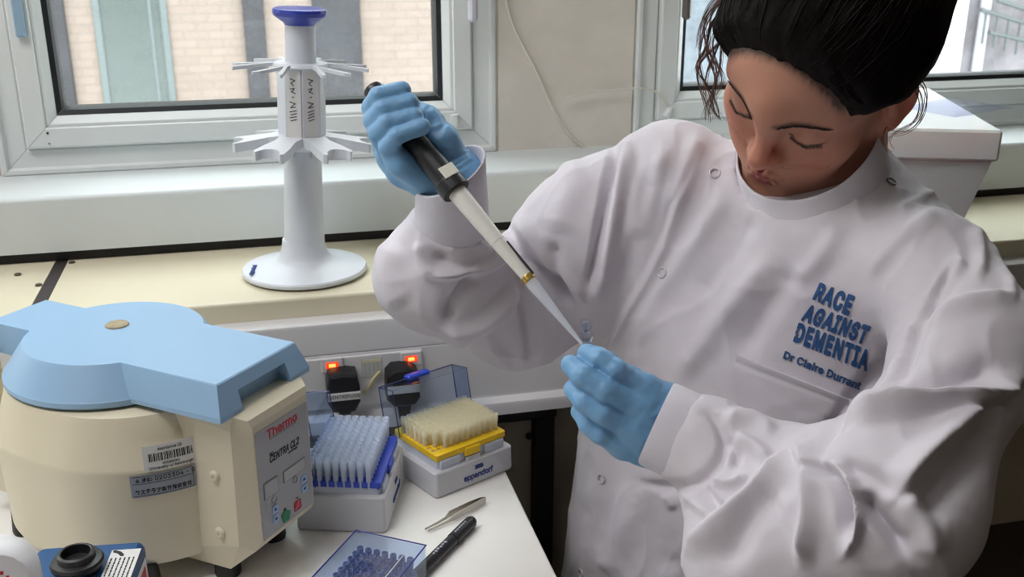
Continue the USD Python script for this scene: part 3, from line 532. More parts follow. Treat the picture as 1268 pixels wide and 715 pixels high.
# paper labels with handwriting on the core
for k, a0 in enumerate((-114.5, -69.5)):
    th = math.radians(a0); n_ = np.array([math.cos(th), math.sin(th), 0]); tx = np.array([-n_[1], n_[0], 0]); Rm = np.stack([tx, [0, 0, 1], n_], 1)
    lab = obj('paper_label', lean(xf(cbox((-.0100, -.04, 0), (.0100, .04, .0006), .0001), n_ * (.0264) + [0, 0, .217], Rm)), whitelab, t, label='white paper label with handwriting')
    sc = []
    for s, y0 in (('P20', .027), ('refill', .004)): pass
    pts = [[(-.003, .030), (.003, .028), (-.002, .025), (.001, .022)], [(-.003, .018), (.002, .019), (.0, .016), (-.002, .015), (.003, .013)], [(-.001, .008), (.001, .009)], [(-.004, .003), (.003, .001), (.0, -.001), (-.003, -.004), (.003, -.003)]] + [[(-.004 + .001 * (q_ % 2), -.009 - .0035 * q_), (.004, -.007 - .0035 * q_)] for q_ in range(4)]
    for p_ in pts: sc.append(extrude(sg.LineString(p_).buffer(.0005), .0003))
    obj('handwriting', lean(xf(cat(sc), n_ * .0270 + [0, 0, .217], Rm)), mat('ink', srgb(58, 58, 72), .6), lab, smooth=False)
ta = math.radians(168)
obj('lettering', xf(text('eppendorf', .0055, .0012, True, 1.0, True), (-.0615, -.012, .0112), rot((0, 0, 1), 80)), blueprint, t, smooth=False)

# ---- expanded foam box behind the person
foam = usdkit.material(stage, '/World/Looks/foam', {'tc': ('texture_coordinate', {}), 'v': ('voronoi_texture', {'scale': 260.0}), 'b': ('bump', {'strength': .25, 'distance': .001}), 'p': ('principled_bsdf', {'base_color': srgb(244, 242, 242), 'roughness': .65, 'subsurface_weight': .2, 'subsurface_scale': .01})}, [('tc.object', 'v.vector'), ('v.distance', 'b.height'), ('b.normal', 'p.normal')], surface='p.BSDF')
ztp = Z(-.2240)
c1 = onz(1243, 162, ztp); c0 = onz(1150, 108, ztp); dr = (c0 - c1)[:2]; dr /= np.linalg.norm(dr)
fz = zl + .0005
t = thing('foam_box', (c1[0], c1[1], fz), math.atan2(dr[1], dr[0]) - math.pi / 2, label='white expanded foam box with a lid standing on the ledge behind the person', cat='foam box')
Wf, Df, Hf = .245, .335, ztp - fz
hl = Hf - .037
def taper(z0, z1, i0, i1): return hull([(-i0, i0, z0), (-Wf + i0, i0, z0), (-i0, Df - i0, z0), (-Wf + i0, Df - i0, z0), (-i1, i1, z1), (-Wf + i1, i1, z1), (-i1, Df - i1, z1), (-Wf + i1, Df - i1, z1)])
obj('body', taper(0, hl - .0015, .040, .006), foam, t)
lidf = obj('lid', cbox((-Wf, 0, hl), (0, Df, Hf), .003), foam, t)
paper = onz(1190, 130, ztp + .001)
m_ = trimesh.creation.box((.11, .09, .0005)).subdivide().subdivide().subdivide(); v = m_.vertices; v[:, 2] += .0035 * (np.sin(v[:, 0] * 55) * .5 + .6) * (v[:, 0] + .055) / .11; m_.vertices = v
q = onz(1182, 134, ztp + .001); m_ = xf(m_, q, rot((0, 0, 1), 15))
obj('clear_bag', m_, glassy('bag_film', (.90, .91, .97), .35, .12, 1.4), None, smooth=True, label='crinkled clear plastic bag lying on the foam box lid', cat='plastic bag')

# ---- sockets and plugs on the trunking
t = thing('double_socket', (0, 0, 0), label='white double power socket with two glowing neon indicators', cat='socket')
a, b2 = ony(366, 486, YT), ony(524, 474, YT)
xa, xb, z0_, z1_ = a[0], b2[0], Z(-.5525), Z(-.4865)
obj('face_plate', cbox((xa, YT - .0025, z0_), (xb, YT + .002, z1_), .001), whitep, t)
for k, (u, v) in enumerate(((411, 451), (508.5, 443))):
    q = ony(u, v, YT)
    obj('rocker', cbox((q[0] - .013, YT - .0045, q[2] - .009), (q[0] + .013, YT - .001, q[2] + .009), .001), whitep, t)
    obj('neon_lens', cbox((q[0] - .0075, YT - .0052, q[2] - .0042), (q[0] + .0075, YT - .003, q[2] + .0042), .0008), mat('neon_red', srgb(220, 40, 20), .3, emit=srgb(255, 60, 20), estr=1.3), t, label='glowing red neon indicator')
    obj('neon_core', cbox((q[0] - .004, YT - .0056, q[2] - .0022), (q[0] + .004, YT - .0048, q[2] + .0022), .0003), mat('neon_core', srgb(255, 150, 60), .3, emit=srgb(255, 160, 80), estr=2.0), t)
plugm = mat('plug_black', srgb(26, 25, 27), .4)
def plug(u0, u1, v0, v1, lab, txt, labcol, square):
    a, b2 = ony(u0, v0, YT - .018), ony(u1, v1, YT - .018); w, h = b2[0] - a[0], a[2] - b2[2]; cx_, cz_ = (a[0] + b2[0]) / 2, (a[2] + b2[2]) / 2
    t = thing('power_plug', (cx_, YT - .0025, cz_), label=lab, cat='plug')
    if square: pl = [(-.5, .22), (-.42, .47), (.0, .5), (.42, .45), (.5, .15), (.5, -.2), (.33, -.42), (.2, -.43), (.18, -.5), (-.18, -.5), (-.2, -.43), (-.35, -.4), (-.5, -.2)]
    else: pl = [(-.5, .1), (-.48, .35), (-.3, .49), (.2, .5), (.44, .38), (.5, .1), (.5, -.3), (.36, -.46), (.1, -.5), (-.3, -.48), (-.5, -.3)]
    o_ = np.array(pl) * [w, h]; sh_ = lambda f: [tuple(p) for p in o_ * f]
    m_ = prism([(0, sh_(1)), (.020, sh_(1)), (.024, sh_(.95)), (.026, sh_(.85))]); Rm = np.array([[1, 0, 0], [0, 0, -1], [0, 1, 0]], float)
    obj('plug_body', xf(m_, R=Rm), plugm, t, smooth=30)
    l_ = obj('name_label', cbox((-w * .49, -.0268, -.006), (w * .49, -.0255, .004), .0001), whitelab, t, label='white printed label strip')
    if txt: obj('lettering', xf(text(txt, .0042, .0003, False, 1.0, True), (0, -.0268, -.003), Rm), blackprint, l_, smooth=False)
    return t, cx_, cz_, w, h
plug(403, 447, 461, 510, 'black power plug with a white label strip reading CENTRIFUGE', 'CENTRIFUGE', 1, True)
t, px_, pz_, w_, h_ = plug(477, 520, 455, 499, 'black power plug with a cable leaving downwards, behind the open blue lid', None, 1, False)
obj('cable_boot', hull([(-.008, -.004, -h_ * .4), (.010, -.004, -h_ * .4), (-.008, -.020, -h_ * .4), (.010, -.020, -h_ * .4), (-.005, -.006, -h_ * .5 - .02), (.006, -.006, -h_ * .5 - .02), (-.005, -.016, -h_ * .5 - .02), (.006, -.016, -h_ * .5 - .02)]), plugm, t)
obj('cable', tube([(.001, -.011, -h_ * .5 - .015), (-.001, -.013, -h_ * .5 - .03), (-.012, -.02, -h_ * .5 - .039), (-.035, -.02, .9045 - pz_), (-.07, -.012, .9038 - pz_)], .0036, 10, smooth_n=30), plugm, t, smooth=True)
q = ony(460, 454, YT); t = thing('socket_sticker', (q[0], YT - .0028, q[2]), label='small grey test sticker between the two plugs', cat='sticker')
obj('paper', cbox((-.0125, -.0004, -.0125), (.0125, 0, .0125), .0001), mat('sticker_grey', srgb(196, 196, 190), .5), t)
obj('header_strip', cbox((-.0115, -.0007, .007), (.0115, -.0003, .0108), .0001), mat('sticker_cream', srgb(222, 216, 180), .5), t)
for k in range(4): obj('print_line', cbox((-.008 + .005 * k, -.0007, -.010), (-.0076 + .005 * k, -.0003, .006), .00005), greylab, t)
obj('peeling_tape', tube([(.010, -.0012, -.006), (.004, -.0016, -.012), (-.003, -.0014, -.022), (-.010, -.0012, -.033)], .0022, 6, smooth_n=16), mat('tape_yellow', srgb(206, 192, 150), .5), t)

# ---- blue canister and white bottle at the front left
a = onz(47, 677, BT + .10); b2 = onz(180, 668, BT + .10); ang = math.atan2(b2[1] - a[1], b2[0] - a[0]); w = np.linalg.norm(b2 - a); dd = .075
ex, ey = np.array([math.cos(ang), math.sin(ang), 0]), np.array([-math.sin(ang), math.cos(ang), 0])
o_ = a * [1, 1, 0] + [0, 0, BT] - ey * dd
bluem = mat('canister_blue', srgb(26, 84, 138), .35, var=.12, vscale=30)
t = thing('blue_canister', o_, ang, label='dark blue plastic canister with a black screw neck in the front corner', cat='canister')
sl = lambda i, r=.006: [(x_ + w / 2, y_ + dd / 2) for x_, y_ in rrect(w - 2 * i, dd - 2 * i, r, 5)]
obj('body', prism([(0, sl(.002)), (.003, sl(0)), (.094, sl(0)), (.098, sl(.0015)), (.100, sl(.005, .003))]), bluem, t, smooth=25)
n0 = onz(96, 699, BT + .106); d_ = n0 - o_; nx_, ny_ = d_ @ ex, d_ @ ey
nk = obj('screw_neck', xf(lathe([(0, .0995), (.0165, .0995), (.017, .104), (.0205, .106), (.021, .109), (.0195, .111), (.015, .112), (.0145, .117), (.0125, .118), (.0115, .1175), (.0105, .110), (0, .109)], 48), (nx_, ny_, 0)), mat('neck_black', srgb(30, 28, 28), .4), t, label='black threaded neck')
lb = onz(150, 695, BT + .1) - o_; lx, ly = lb @ ex, lb @ ey
pl = obj('top_label', cbox((lx - .011, ly - .034, .0998), (lx + .013, ly + .0165, .1004), .0001), whitelab, t, label='white instruction label')
r_ = np.random.default_rng(5); ln_ = []
for k in range(6):
    y = ly + .004
    for _ in range(9):
        s_ = r_.uniform(.0015, .0045); ln_.append(cbox((lx - .009 + k * .0036, y - s_, .1003), (lx - .0079 + k * .0036, y, .1007), 1e-5)); y -= s_ + .0009
ln_.append(xf(extrude(sg.LineString([(-.004, .004), (0, .002), (.003, -.002)]).buffer(.0016), .0004), (lx - .004, ly + .010, .1003)))
obj('printed_lines', cat(ln_), blackprint, pl, smooth=False)
sd = obj('side_label', cbox((w - .0003, dd - .066, .03), (w + .0004, dd - .008, .088), .0001), whitelab, t, label='white side label with a red sign')
obj('red_sign', cbox((w, dd - .060, .036), (w + .0008, dd - .014, .082), .0001), mat('sign_red', srgb(190, 44, 36), .45), sd)
obj('sign_mark', xf(text('7', .026, .0004, True), (w + .0008, dd - .046, .046), np.array([[0, 0, 1], [1, 0, 0], [0, 1, 0]], float)), whitelab, sd, smooth=False)
cb = P(-12, 716, .75); hb = cb[2] - BT
t = thing('white_bottle', (cb[0], cb[1], BT), 0, label='white round shouldered plastic bottle with red print cut off by the left edge', cat='bottle')
whiteb = mat('bottle_white', srgb(232, 230, 232), .35)
r0 = .034; prof = [(0, 0), (r0 - .002, 0), (r0, .003), (r0, hb)] + [(r0 * math.cos(a_), hb + .03 * math.sin(a_)) for a_ in np.radians(np.linspace(8, 90, 14))]
body = man(lathe(prof, 64)); cdir = (C0 - cb) * [1, 1, .55]; cdir = cdir / np.linalg.norm(cdir)
Rm = frame_to(cdir, (0, 0, 1)); cut = xf(cbox((-.2, -.2, 0), (.2, .2, .1), .001), np.array([0, 0, hb - .006]) + cdir * .0255, Rm)
obj('body', back(body - man(cut)), whiteb, t, smooth=30)
Rm2 = frame_to(cdir, np.cross([0, 0, 1], cdir))
obj('red_print', xf(cat(*[xf(text(s, .0032, .0003, True, 1), (.002, .010 - .0048 * k, 0)) for k, s in enumerate(('XXI', 'WASH', 'III', 'MIX'))]) if False else cat([cbox((.000 + .0032 * i, .011 - .0042 * k, 0), (.002 + .0032 * i, .0135 - .0042 * k, .0003), 1e-5) for k in range(4) for i in range(4) if (i + k) % 3]), np.array([0, 0, hb - .006]) + cdir * .0255, Rm2), redprint, t, smooth=False)
# ------------------------------------------------------------------ implicit modelling kit
class Field:
    def __init__(s, lo, hi, h):
        s.lo, s.h = np.asarray(lo, float), h; s.n = np.ceil((np.asarray(hi) - s.lo) / h).astype(int) + 1
        s.f = np.full(s.n, 1.0, np.float32); s.ax = [s.lo[k] + h * np.arange(s.n[k]) for k in range(3)]
    def box(s, lo, hi):
        a = np.clip(np.floor((np.asarray(lo) - s.lo) / s.h).astype(int), 0, s.n - 1); b = np.clip(np.ceil((np.asarray(hi) - s.lo) / s.h).astype(int) + 1, 1, s.n)
        return tuple(slice(x, y) for x, y in zip(a, b))
    def grid(s, sl):
        return np.stack(np.meshgrid(*[s.ax[k][sl[k]].astype(np.float32) for k in range(3)], indexing='ij'), -1)
    def add(s, prim, k=.01, mode='u'):
        fn, lo, hi = prim; m = k * 1.5 + 4 * s.h; sl = s.box(np.asarray(lo) - m, np.asarray(hi) + m)
        if any(x.stop <= x.start for x in sl): return s
        p = s.grid(sl); d = fn(p).astype(np.float32); f = s.f[sl]
        if mode == 'u':
            h = np.maximum(k - np.abs(f - d), 0) / k; s.f[sl] = np.minimum(f, d) - h * h * k * .25
        elif mode == 's':
            h = np.maximum(k - np.abs(f + d), 0) / k; s.f[sl] = np.maximum(f, -d) + h * h * k * .25
        return s
    def mesh(s, smooth=0):
        f = s.f; n = np.array(f.shape); ins = f < 0
        c = np.zeros(n - 1, np.uint8)
        for i in range(2):
            for j in range(2):
                for k in range(2): c += ins[i:n[0] - 1 + i, j:n[1] - 1 + j, k:n[2] - 1 + k]
        act = (c > 0) & (c < 8); idx = np.full(n - 1, -1, np.int64); cells = np.argwhere(act); idx[act] = np.arange(len(cells))
        acc = np.zeros((len(cells), 3)); cnt = np.zeros(len(cells))
        for ax in range(3):
            for u in range(2):
                for v in range(2):
                    o = np.zeros(3, int); o[(ax + 1) % 3] = u; o[(ax + 2) % 3] = v; e = o.copy(); e[ax] = 1
                    q0, q1 = cells + o, cells + e; a = f[tuple(q0.T)]; b = f[tuple(q1.T)]; m = (a < 0) != (b < 0)
                    t = np.where(m, a / np.where(m, a - b, 1), 0); pt = q0 + 0.0; pt[:, ax] += t
                    acc[m] += pt[m]; cnt[m] += 1
        v = s.lo + s.h * acc / np.maximum(cnt, 1)[:, None]; F = []
        for ax in range(3):
            a1, a2 = (ax + 1) % 3, (ax + 2) % 3
            sl0 = [slice(None)] * 3; sl1 = [slice(None)] * 3; sl0[ax] = slice(0, -1); sl1[ax] = slice(1, None)
            ch = ins[tuple(sl0)] != ins[tuple(sl1)]; e = np.argwhere(ch); ok = (e[:, a1] > 0) & (e[:, a2] > 0) & (e[:, a1] < n[a1] - 1) & (e[:, a2] < n[a2] - 1); e = e[ok]
            flip = ins[tuple(e.T)]
            def at(d1, d2): q = e.copy(); q[:, a1] -= d1; q[:, a2] -= d2; return idx[tuple(q.T)]
            q = np.stack([at(1, 1), at(0, 1), at(0, 0), at(1, 0)], 1); q[~flip] = q[~flip][:, ::-1]; F.append(q)
        q = np.vstack(F); fc = np.vstack([q[:, [0, 1, 2]], q[:, [0, 2, 3]]])
        m = trimesh.Trimesh(v, fc, process=False)
        return relax(m, smooth) if smooth else m
def adj(m):
    from scipy.sparse import coo_matrix, diags
    e = m.edges_unique; n = len(m.vertices); A = coo_matrix((np.ones(2 * len(e)), (np.r_[e[:, 0], e[:, 1]], np.r_[e[:, 1], e[:, 0]])), shape=(n, n)).tocsr()
    return diags(1 / np.maximum(np.asarray(A.sum(1)).ravel(), 1)) @ A
def relax(m, it, lam=.5, mu=-.52):
    A = adj(m); v = m.vertices.copy()
    for _ in range(it):
        v = v + lam * (A @ v - v); v = v + mu * (A @ v - v)
    return trimesh.Trimesh(v, m.faces, process=False)
def cone(a, b, r1, r2):
    a, b = np.asarray(a, np.float32), np.asarray(b, np.float32); ba = b - a; L = float(ba @ ba) + 1e-12
    def fn(p):
        t = np.clip(((p - a) @ ba) / L, 0, 1); return np.linalg.norm(p - a - t[..., None] * ba, axis=-1) - (r1 + (r2 - r1) * t)
    r = max(r1, r2); return fn, np.minimum(a, b) - r, np.maximum(a, b) + r
def ell(c, r, R=None):
    c, r = np.asarray(c, np.float32), np.asarray(r, np.float32); R_ = np.eye(3, dtype=np.float32) if R is None else np.asarray(R, np.float32)
    def fn(p):
        q = (p - c) @ R_; k0 = np.linalg.norm(q / r, axis=-1); k1 = np.linalg.norm(q / (r * r), axis=-1); return k0 * (k0 - 1) / np.maximum(k1, 1e-6)
    m = float(r.max()); return fn, c - m, c + m
def chain(pts, rad): return [cone(pts[i], pts[i + 1], rad[i], rad[i + 1]) for i in range(len(pts) - 1)]
def loft(zs, cs, aa, bb, l, g, pad=0.0):
    zs = np.asarray(zs, np.float32); cs = np.asarray(cs, np.float32); l2, g2 = np.asarray(l[:2], np.float32), np.asarray(g[:2], np.float32)
    def fn(p):
        z = p[..., 2]; a = np.interp(z, zs, aa).astype(np.float32) + pad; b = np.interp(z, zs, bb).astype(np.float32) + pad
        x = p[..., 0] - np.interp(z, zs, cs[:, 0]); y = p[..., 1] - np.interp(z, zs, cs[:, 1]); u = x * l2[0] + y * l2[1]; w = x * g2[0] + y * g2[1]
        k0 = np.sqrt((u / a) ** 2 + (w / b) ** 2); k1 = np.sqrt((u / a ** 2) ** 2 + (w / b ** 2) ** 2); d = k0 * (k0 - 1) / np.maximum(k1, 1e-5)
        return np.maximum(d, np.maximum(zs[0] - z, z - zs[-1]))
    m = max(max(aa), max(bb)) + pad
    return fn, np.r_[cs.min(0)[:2] - m, zs[0]], np.r_[cs.max(0)[:2] + m, zs[-1]]
def vnorm(m):
    v, f = m.vertices, m.faces; n = np.zeros_like(v); fn = np.cross(v[f[:, 1]] - v[f[:, 0]], v[f[:, 2]] - v[f[:, 0]])
    for k in range(3): np.add.at(n, f[:, k], fn)
    return n / np.maximum(np.linalg.norm(n, axis=1, keepdims=True), 1e-12)
def polydist(p, line):
    """Distance, side and 0..1 position of 2-D points p along a polyline."""
    line = np.asarray(line, float); seg = np.linalg.norm(np.diff(line, axis=0), axis=1); cum = np.r_[0, np.cumsum(seg)]; best = np.full(len(p), 1e9); side = np.zeros(len(p)); pos = np.zeros(len(p))
    for i in range(len(line) - 1):
        a, d = line[i], line[i + 1] - line[i]; t = np.clip(((p - a) @ d) / (d @ d), 0, 1); q = p - a - t[:, None] * d; r = np.linalg.norm(q, axis=1); m = r < best
        best = np.where(m, r, best); side = np.where(m, np.sign(d[0] * q[:, 1] - d[1] * q[:, 0]), side); pos = np.where(m, (cum[i] + t * seg[i]) / cum[-1], pos)
    return best, side, pos

# ------------------------------------------------------------------ the person
l_ = np.array([.505, -.863, 0]); g_ = np.array([-.863, -.505, 0])          # her left, her front
FOOT = np.array([.53, .885, 0.0])
person = thing('person', FOOT, 0, label='dark haired person in a white lab coat and blue gloves bending over a held pipette', cat='person')
def pobj(name, mesh, m, parent=None, smooth=True, **k): return obj(name, xf(mesh, -FOOT), m, parent if parent is not None else person, smooth=smooth, **k)
SHR, ELR, WRR = P(832, 228, 1.06), P(640, 376, 1.12), P(556, 245, .97)
SHL, ELL, WRL = P(1150, 335, .89), P(1098, 625, .76), P(842, 530, .865)
coatm = usdkit.material(stage, '/World/Looks/coat_cotton', {'tc': ('texture_coordinate', {}), 'n': ('noise_texture', {'scale': 900.0, 'detail': 2.0}), 'n2': ('noise_texture', {'scale': 14.0, 'detail': 3.0}), 'r': ('rgb_ramp', {'ramp': [(.3, srgb(211, 205, 212)), (.7, srgb(219, 213, 219))]}), 'b': ('bump', {'strength': .12, 'distance': .001}),
    'p': ('principled_bsdf', {'roughness': .85, 'specular_ior_level': .2, 'sheen_weight': .15})}, [('tc.object', 'n.vector'), ('tc.object', 'n2.vector'), ('n2.fac', 'r.fac'), ('r.color', 'p.base_color'), ('n.fac', 'b.height'), ('b.normal', 'p.normal')], surface='p.BSDF')
ca = np.array([0, 0, .906]) + .42 * g_; ca /= np.linalg.norm(ca); cl = l_; cg = np.cross(cl, ca); cg = cg if cg @ g_ > 0 else -cg
cc_ = P(1003, 213, .972); Rc = np.stack([cl, np.cross(ca, cl), ca], 1)
# --- lab coat volume
zz = [.55, .75, .92, 1.02, 1.12, 1.19, 1.235, 1.268, 1.29, 1.305]
aa = [.246, .232, .218, .208, .203, .188, .160, .105, .074, .060]
bb = [.200, .175, .160, .148, .138, .118, .100, .085, .072, .060]
cs = np.array([[.53, .885, 0]] * len(zz)) + np.array([.010 * max(0, (z - 1.1)) / .18 for z in zz])[:, None] * g_ - np.array([.046 if z < 1.15 else .014 if z < 1.2 else 0 for z in zz])[:, None] * l_
F = Field((.02, .42, .54), (.86, 1.22, 1.34), .0055)
F.add(loft(zz, cs, aa, bb, l_, g_), .01)
for pr_ in chain([SHR, P(735, 300, 1.10), ELR], [.066, .070, .062]): F.add(pr_, .05)
F.add(cone(ELR, P(545, 340, 1.03), .052, .056), .03); F.add(cone(P(545, 340, 1.03), P(550, 296, .998), .058, .041), .02)
F.add(ell(P(645, 400, 1.12), (.052, .05, .04)), .03); F.add(ell(P(520, 345, 1.03), (.029, .03, .03)), .03)
for pr_ in chain([SHL, P(1206, 440, .83), ELL], [.053, .048, .057]): F.add(pr_, .04)
F.add(cone(ELL, P(960, 615, .83), .066, .050), .03); F.add(cone(P(960, 615, .83), P(870, 552, .852), .055, .042), .02)
F.add(ell(P(1208, 452, .84), (.036, .036, .03)), .03); F.add(ell(P(962, 690, .805), (.075, .06, .055)), .04)
F.add((lambda p: np.maximum(np.linalg.norm((p - cc_) - ((p - cc_) @ ca)[..., None] * ca, axis=-1) - .066, -((p - cc_) @ ca) + .000), cc_ - .1, cc_ + .16), .004, 's')
coat = F.mesh(smooth=5); del F
coat = relax(coat.subdivide(), 2)
# fold strokes surveyed on the coat: (line, half width, height, sharp side (+1 right of travel, -1 left, 0 even), near, far)
FOLDS = [
 ([(513, 257), (525, 285), (559, 300), (590, 291), (612, 269)], 5, -.004, 0, .9, 1.12), ([(519, 300), (527, 322), (537, 338)], 7, .006, 0, .9, 1.12),
 ([(530, 342), (556, 340), (584, 337), (622, 318)], 9, .010, 1, .9, 1.15), ([(592, 340), (572, 360), (553, 398)], 8, -.010, 0, .9, 1.15), ([(545, 405), (580, 400), (612, 377), (640, 352)], 10, .009, -1, .9, 1.2),
 ([(540, 436), (588, 403), (640, 365)], 7, .005, 1, .9, 1.2), ([(596, 404), (612, 432), (632, 455)], 6, .005, 1, .9, 1.25), ([(640, 360), (650, 400), (655, 452)], 8, -.006, 1, .9, 1.25),
 ([(628, 276), (653, 316), (680, 340), (716, 380)], 9, -.014, -1, .9, 1.25), ([(642, 270), (672, 316), (705, 352), (728, 372)], 9, .008, 0, .9, 1.25), ([(684, 300), (690, 335), (700, 362)], 7, -.008, 0, .9, 1.25),
 ([(487, 300), (480, 330), (500, 380)], 14, .006, 0, .9, 1.12), ([(540, 312), (560, 330), (600, 322)], 7, -.006, 0, .9, 1.12), ([(590, 300), (604, 312), (618, 330)], 6, .005, 0, .9, 1.12),
 ([(762, 176), (756, 200), (744, 266), (726, 360)], 9, -.012, 1, .9, 1.3), ([(776, 172), (764, 230), (750, 300), (735, 383)], 10, .008, 0, .9, 1.3), ([(812, 205), (787, 292), (768, 365)], 12, -.006, 0, .9, 1.3), ([(826, 180), (806, 240), (786, 300)], 11, .006, 0, .9, 1.3), ([(790, 175), (778, 240), (760, 330)], 8, -.003, 0, .9, 1.3),
 ([(868, 165), (856, 190), (832, 260)], 10, .005, 0, .9, 1.3), ([(720, 200), (700, 250), (690, 290)], 18, .006, 0, .9, 1.3),
 ([(870, 180), (870, 197), (852, 227), (820, 308), (771, 394), (745, 470), (728, 560), (712, 660), (705, 715)], 9, .0042, 1, .8, 1.3),
 ([(901, 223), (862, 304), (824, 357), (790, 430)], 14, .006, 0, .8, 1.3), ([(935, 262), (900, 320), (860, 372)], 14, -.004, 0, .8, 1.3), ([(957, 318), (917, 368), (880, 415), (840, 470)], 14, .006, 0, .8, 1.3), ([(985, 330), (950, 385), (915, 440)], 14, -.005, 0, .8, 1.3), ([(1040, 280), (1010, 325), (985, 350)], 12, .004, 0, .7, 1.3),
 ([(1114, 200), (1140, 216), (1171, 238), (1205, 270), (1224, 296)], 5, .004, 1, .7, 1.1), ([(1160, 236), (1130, 252), (1112, 262)], 6, .003, 0, .7, 1.1), ([(1165, 262), (1130, 285), (1100, 314), (1080, 340)], 9, .005, 0, .7, 1.1), ([(1205, 282), (1213, 320), (1212, 345)], 7, .005, 0, .7, 1.1),
 ([(1186, 322), (1168, 351), (1145, 392), (1122, 436), (1098, 476)], 10, -.009, 1, .7, 1.1), ([(1192, 318), (1172, 350), (1150, 378)], 8, .006, 0, .7, 1.1), ([(1258, 369), (1199, 372), (1150, 392), (1120, 430)], 10, .006, 1, .7, 1.1), ([(1225, 300), (1245, 340), (1255, 372)], 6, .003, 0, .7, 1.1),
 ([(1264, 470), (1240, 487), (1197, 499), (1107, 513), (1045, 522)], 13, .016, -1, .6, 1.1), ([(1240, 462), (1190, 472), (1120, 490)], 16, -.010, 0, .6, 1.1), ([(1214, 502), (1180, 540), (1156, 562), (1111, 614)], 15, .013, -1, .6, 1.1), ([(1225, 530), (1185, 580), (1140, 640)], 18, -.010, 0, .6, 1.1),
 ([(1003, 574), (1041, 600), (1050, 634), (1052, 668)], 8, -.014, 0, .6, 1.1), ([(1015, 570), (1058, 604), (1064, 650), (1046, 690)], 7, .010, -1, .6, 1.1), ([(1062, 610), (1085, 645), (1127, 690)], 12, -.013, 1, .6, 1.1), ([(1040, 575), (1080, 590), (1110, 612)], 10, -.006, 0, .6, 1.1), ([(1120, 610), (1140, 640), (1150, 690)], 14, .008, 0, .6, 1.1),
 ([(1096, 450), (1060, 490), (1030, 530), (1004, 574)], 9, -.007, 0, .6, 1.1), ([(1000, 575), (1010, 582), (1020, 580)], 8, -.005, 0, .6, 1.1),
 ([(985, 556), (996, 572), (1004, 614), (988, 690)], 10, .009, 1, .6, 1.1), ([(868, 505), (890, 523), (896, 556), (876, 588), (857, 600), (824, 604), (790, 596)], 6, -.006, 0, .6, 1.1),
 ([(893, 520), (920, 520), (960, 540)], 8, .006, 0, .6, 1.1), ([(900, 540), (912, 560), (905, 580)], 6, -.006, 0, .6, 1.1), ([(905, 545), (930, 552), (955, 575)], 7, .006, 0, .6, 1.1), ([(885, 590), (905, 600), (925, 590)], 6, .006, 0, .6, 1.1), ([(872, 600), (880, 618), (898, 630)], 6, -.006, 0, .6, 1.1), ([(850, 606), (862, 622), (885, 640)], 6, .005, 0, .6, 1.1), ([(826, 610), (836, 630)], 6, .004, 0, .6, 1.1),
 ([(980, 560), (944, 597), (886, 651), (850, 690)], 13, .010, 1, .6, 1.1), ([(960, 600), (930, 640), (900, 700)], 14, -.006, 0, .6, 1.1), ([(965, 610), (985, 650), (1000, 700)], 10, .003, 0, .6, 1.1),
 ([(760, 470), (745, 560), (735, 660), (730, 715)], 14, .004, 0, .8, 1.3), ([(800, 610), (770, 660), (750, 715)], 16, .004, 0, .8, 1.3), ([(722, 420), (712, 500), (702, 600), (696, 690)], 6, .004, 0, .8, 1.3), ([(790, 610), (810, 660), (830, 715)], 16, -.004, 0, .8, 1.3)]
uvw = proj(coat.vertices); nv = vnorm(coat); vd = C0 - coat.vertices; vd /= np.linalg.norm(vd, axis=1, keepdims=True); facing = np.clip((np.einsum('ij,ij->i', nv, vd) + .25) / .4, 0, 1)
disp = np.zeros(len(coat.vertices))
for line, w, amp, sharp, d0, d1 in FOLDS:
    ln = np.asarray(line, float); w = w * 1.05; amp = amp * 1.35
    lo_, hi_ = ln.min(0) - 3 * w, ln.max(0) + 3 * w
    m = np.where((uvw[:, 0] > lo_[0]) & (uvw[:, 0] < hi_[0]) & (uvw[:, 1] > lo_[1]) & (uvw[:, 1] < hi_[1]) & (uvw[:, 2] > d0) & (uvw[:, 2] < d1) & (facing > 0))[0]
    if len(ln) > 2: ln = spline(ln, 14)
    d, sd, t = polydist(uvw[m, :2], ln); ww = np.where(sd * sharp > 0, w * .42, w * (1.25 if sharp else 1.0))
    disp[m] += amp * np.exp(-(d / ww) ** 2) * np.clip(np.minimum(t, 1 - t) / .18 + .15, 0, 1) * facing[m]
q_ = coat.vertices
disp += .0034 * (meshkit.fbm(q_ @ np.array([[1, .5, 0], [-.5, 1, .2], [0, -.2, .35]]) * 11, 3, 5) - .5) + .0016 * (meshkit.fbm(q_ * 60, 2, 8) - .5)
rg_ = 1 - 2 * np.abs(meshkit.noise(q_ @ np.array([[1, .4, 0], [-.4, 1, .3], [0, -.3, .45]]) * 24, 12) - .5); disp += .0016 * rg_ ** 8
coat.vertices = coat.vertices + nv * disp[:, None]
coat = relax(coat, 2, .45, -.25)
REC = [('coat', coat, (226, 222, 228))]
# --- collar and cuffs
def hand_ring(c, R, prof, n=72, wob=0.0, seed=0):
    """Closed band: prof is a list of (radius x, radius y, height) running round the band's section."""
    a = np.arange(n) * 2 * np.pi / n; k = len(prof); V = []
    for rx, ry, z in prof: V.append(np.c_[rx * np.cos(a), ry * np.sin(a), np.full(n, z)])
    V = np.array(V); f = []
    for i in range(k):
        for j in range(n):
            p0, p1, p2, p3 = i * n + j, i * n + (j + 1) % n, ((i + 1) % k) * n + (j + 1) % n, ((i + 1) % k) * n + j; f += [(p0, p1, p2), (p0, p2, p3)]
    v = V.reshape(-1, 3)
    m = trimesh.Trimesh(v @ np.asarray(R).T + c, np.array(f), process=False); 
    if m.volume < 0: m.invert()
    return m
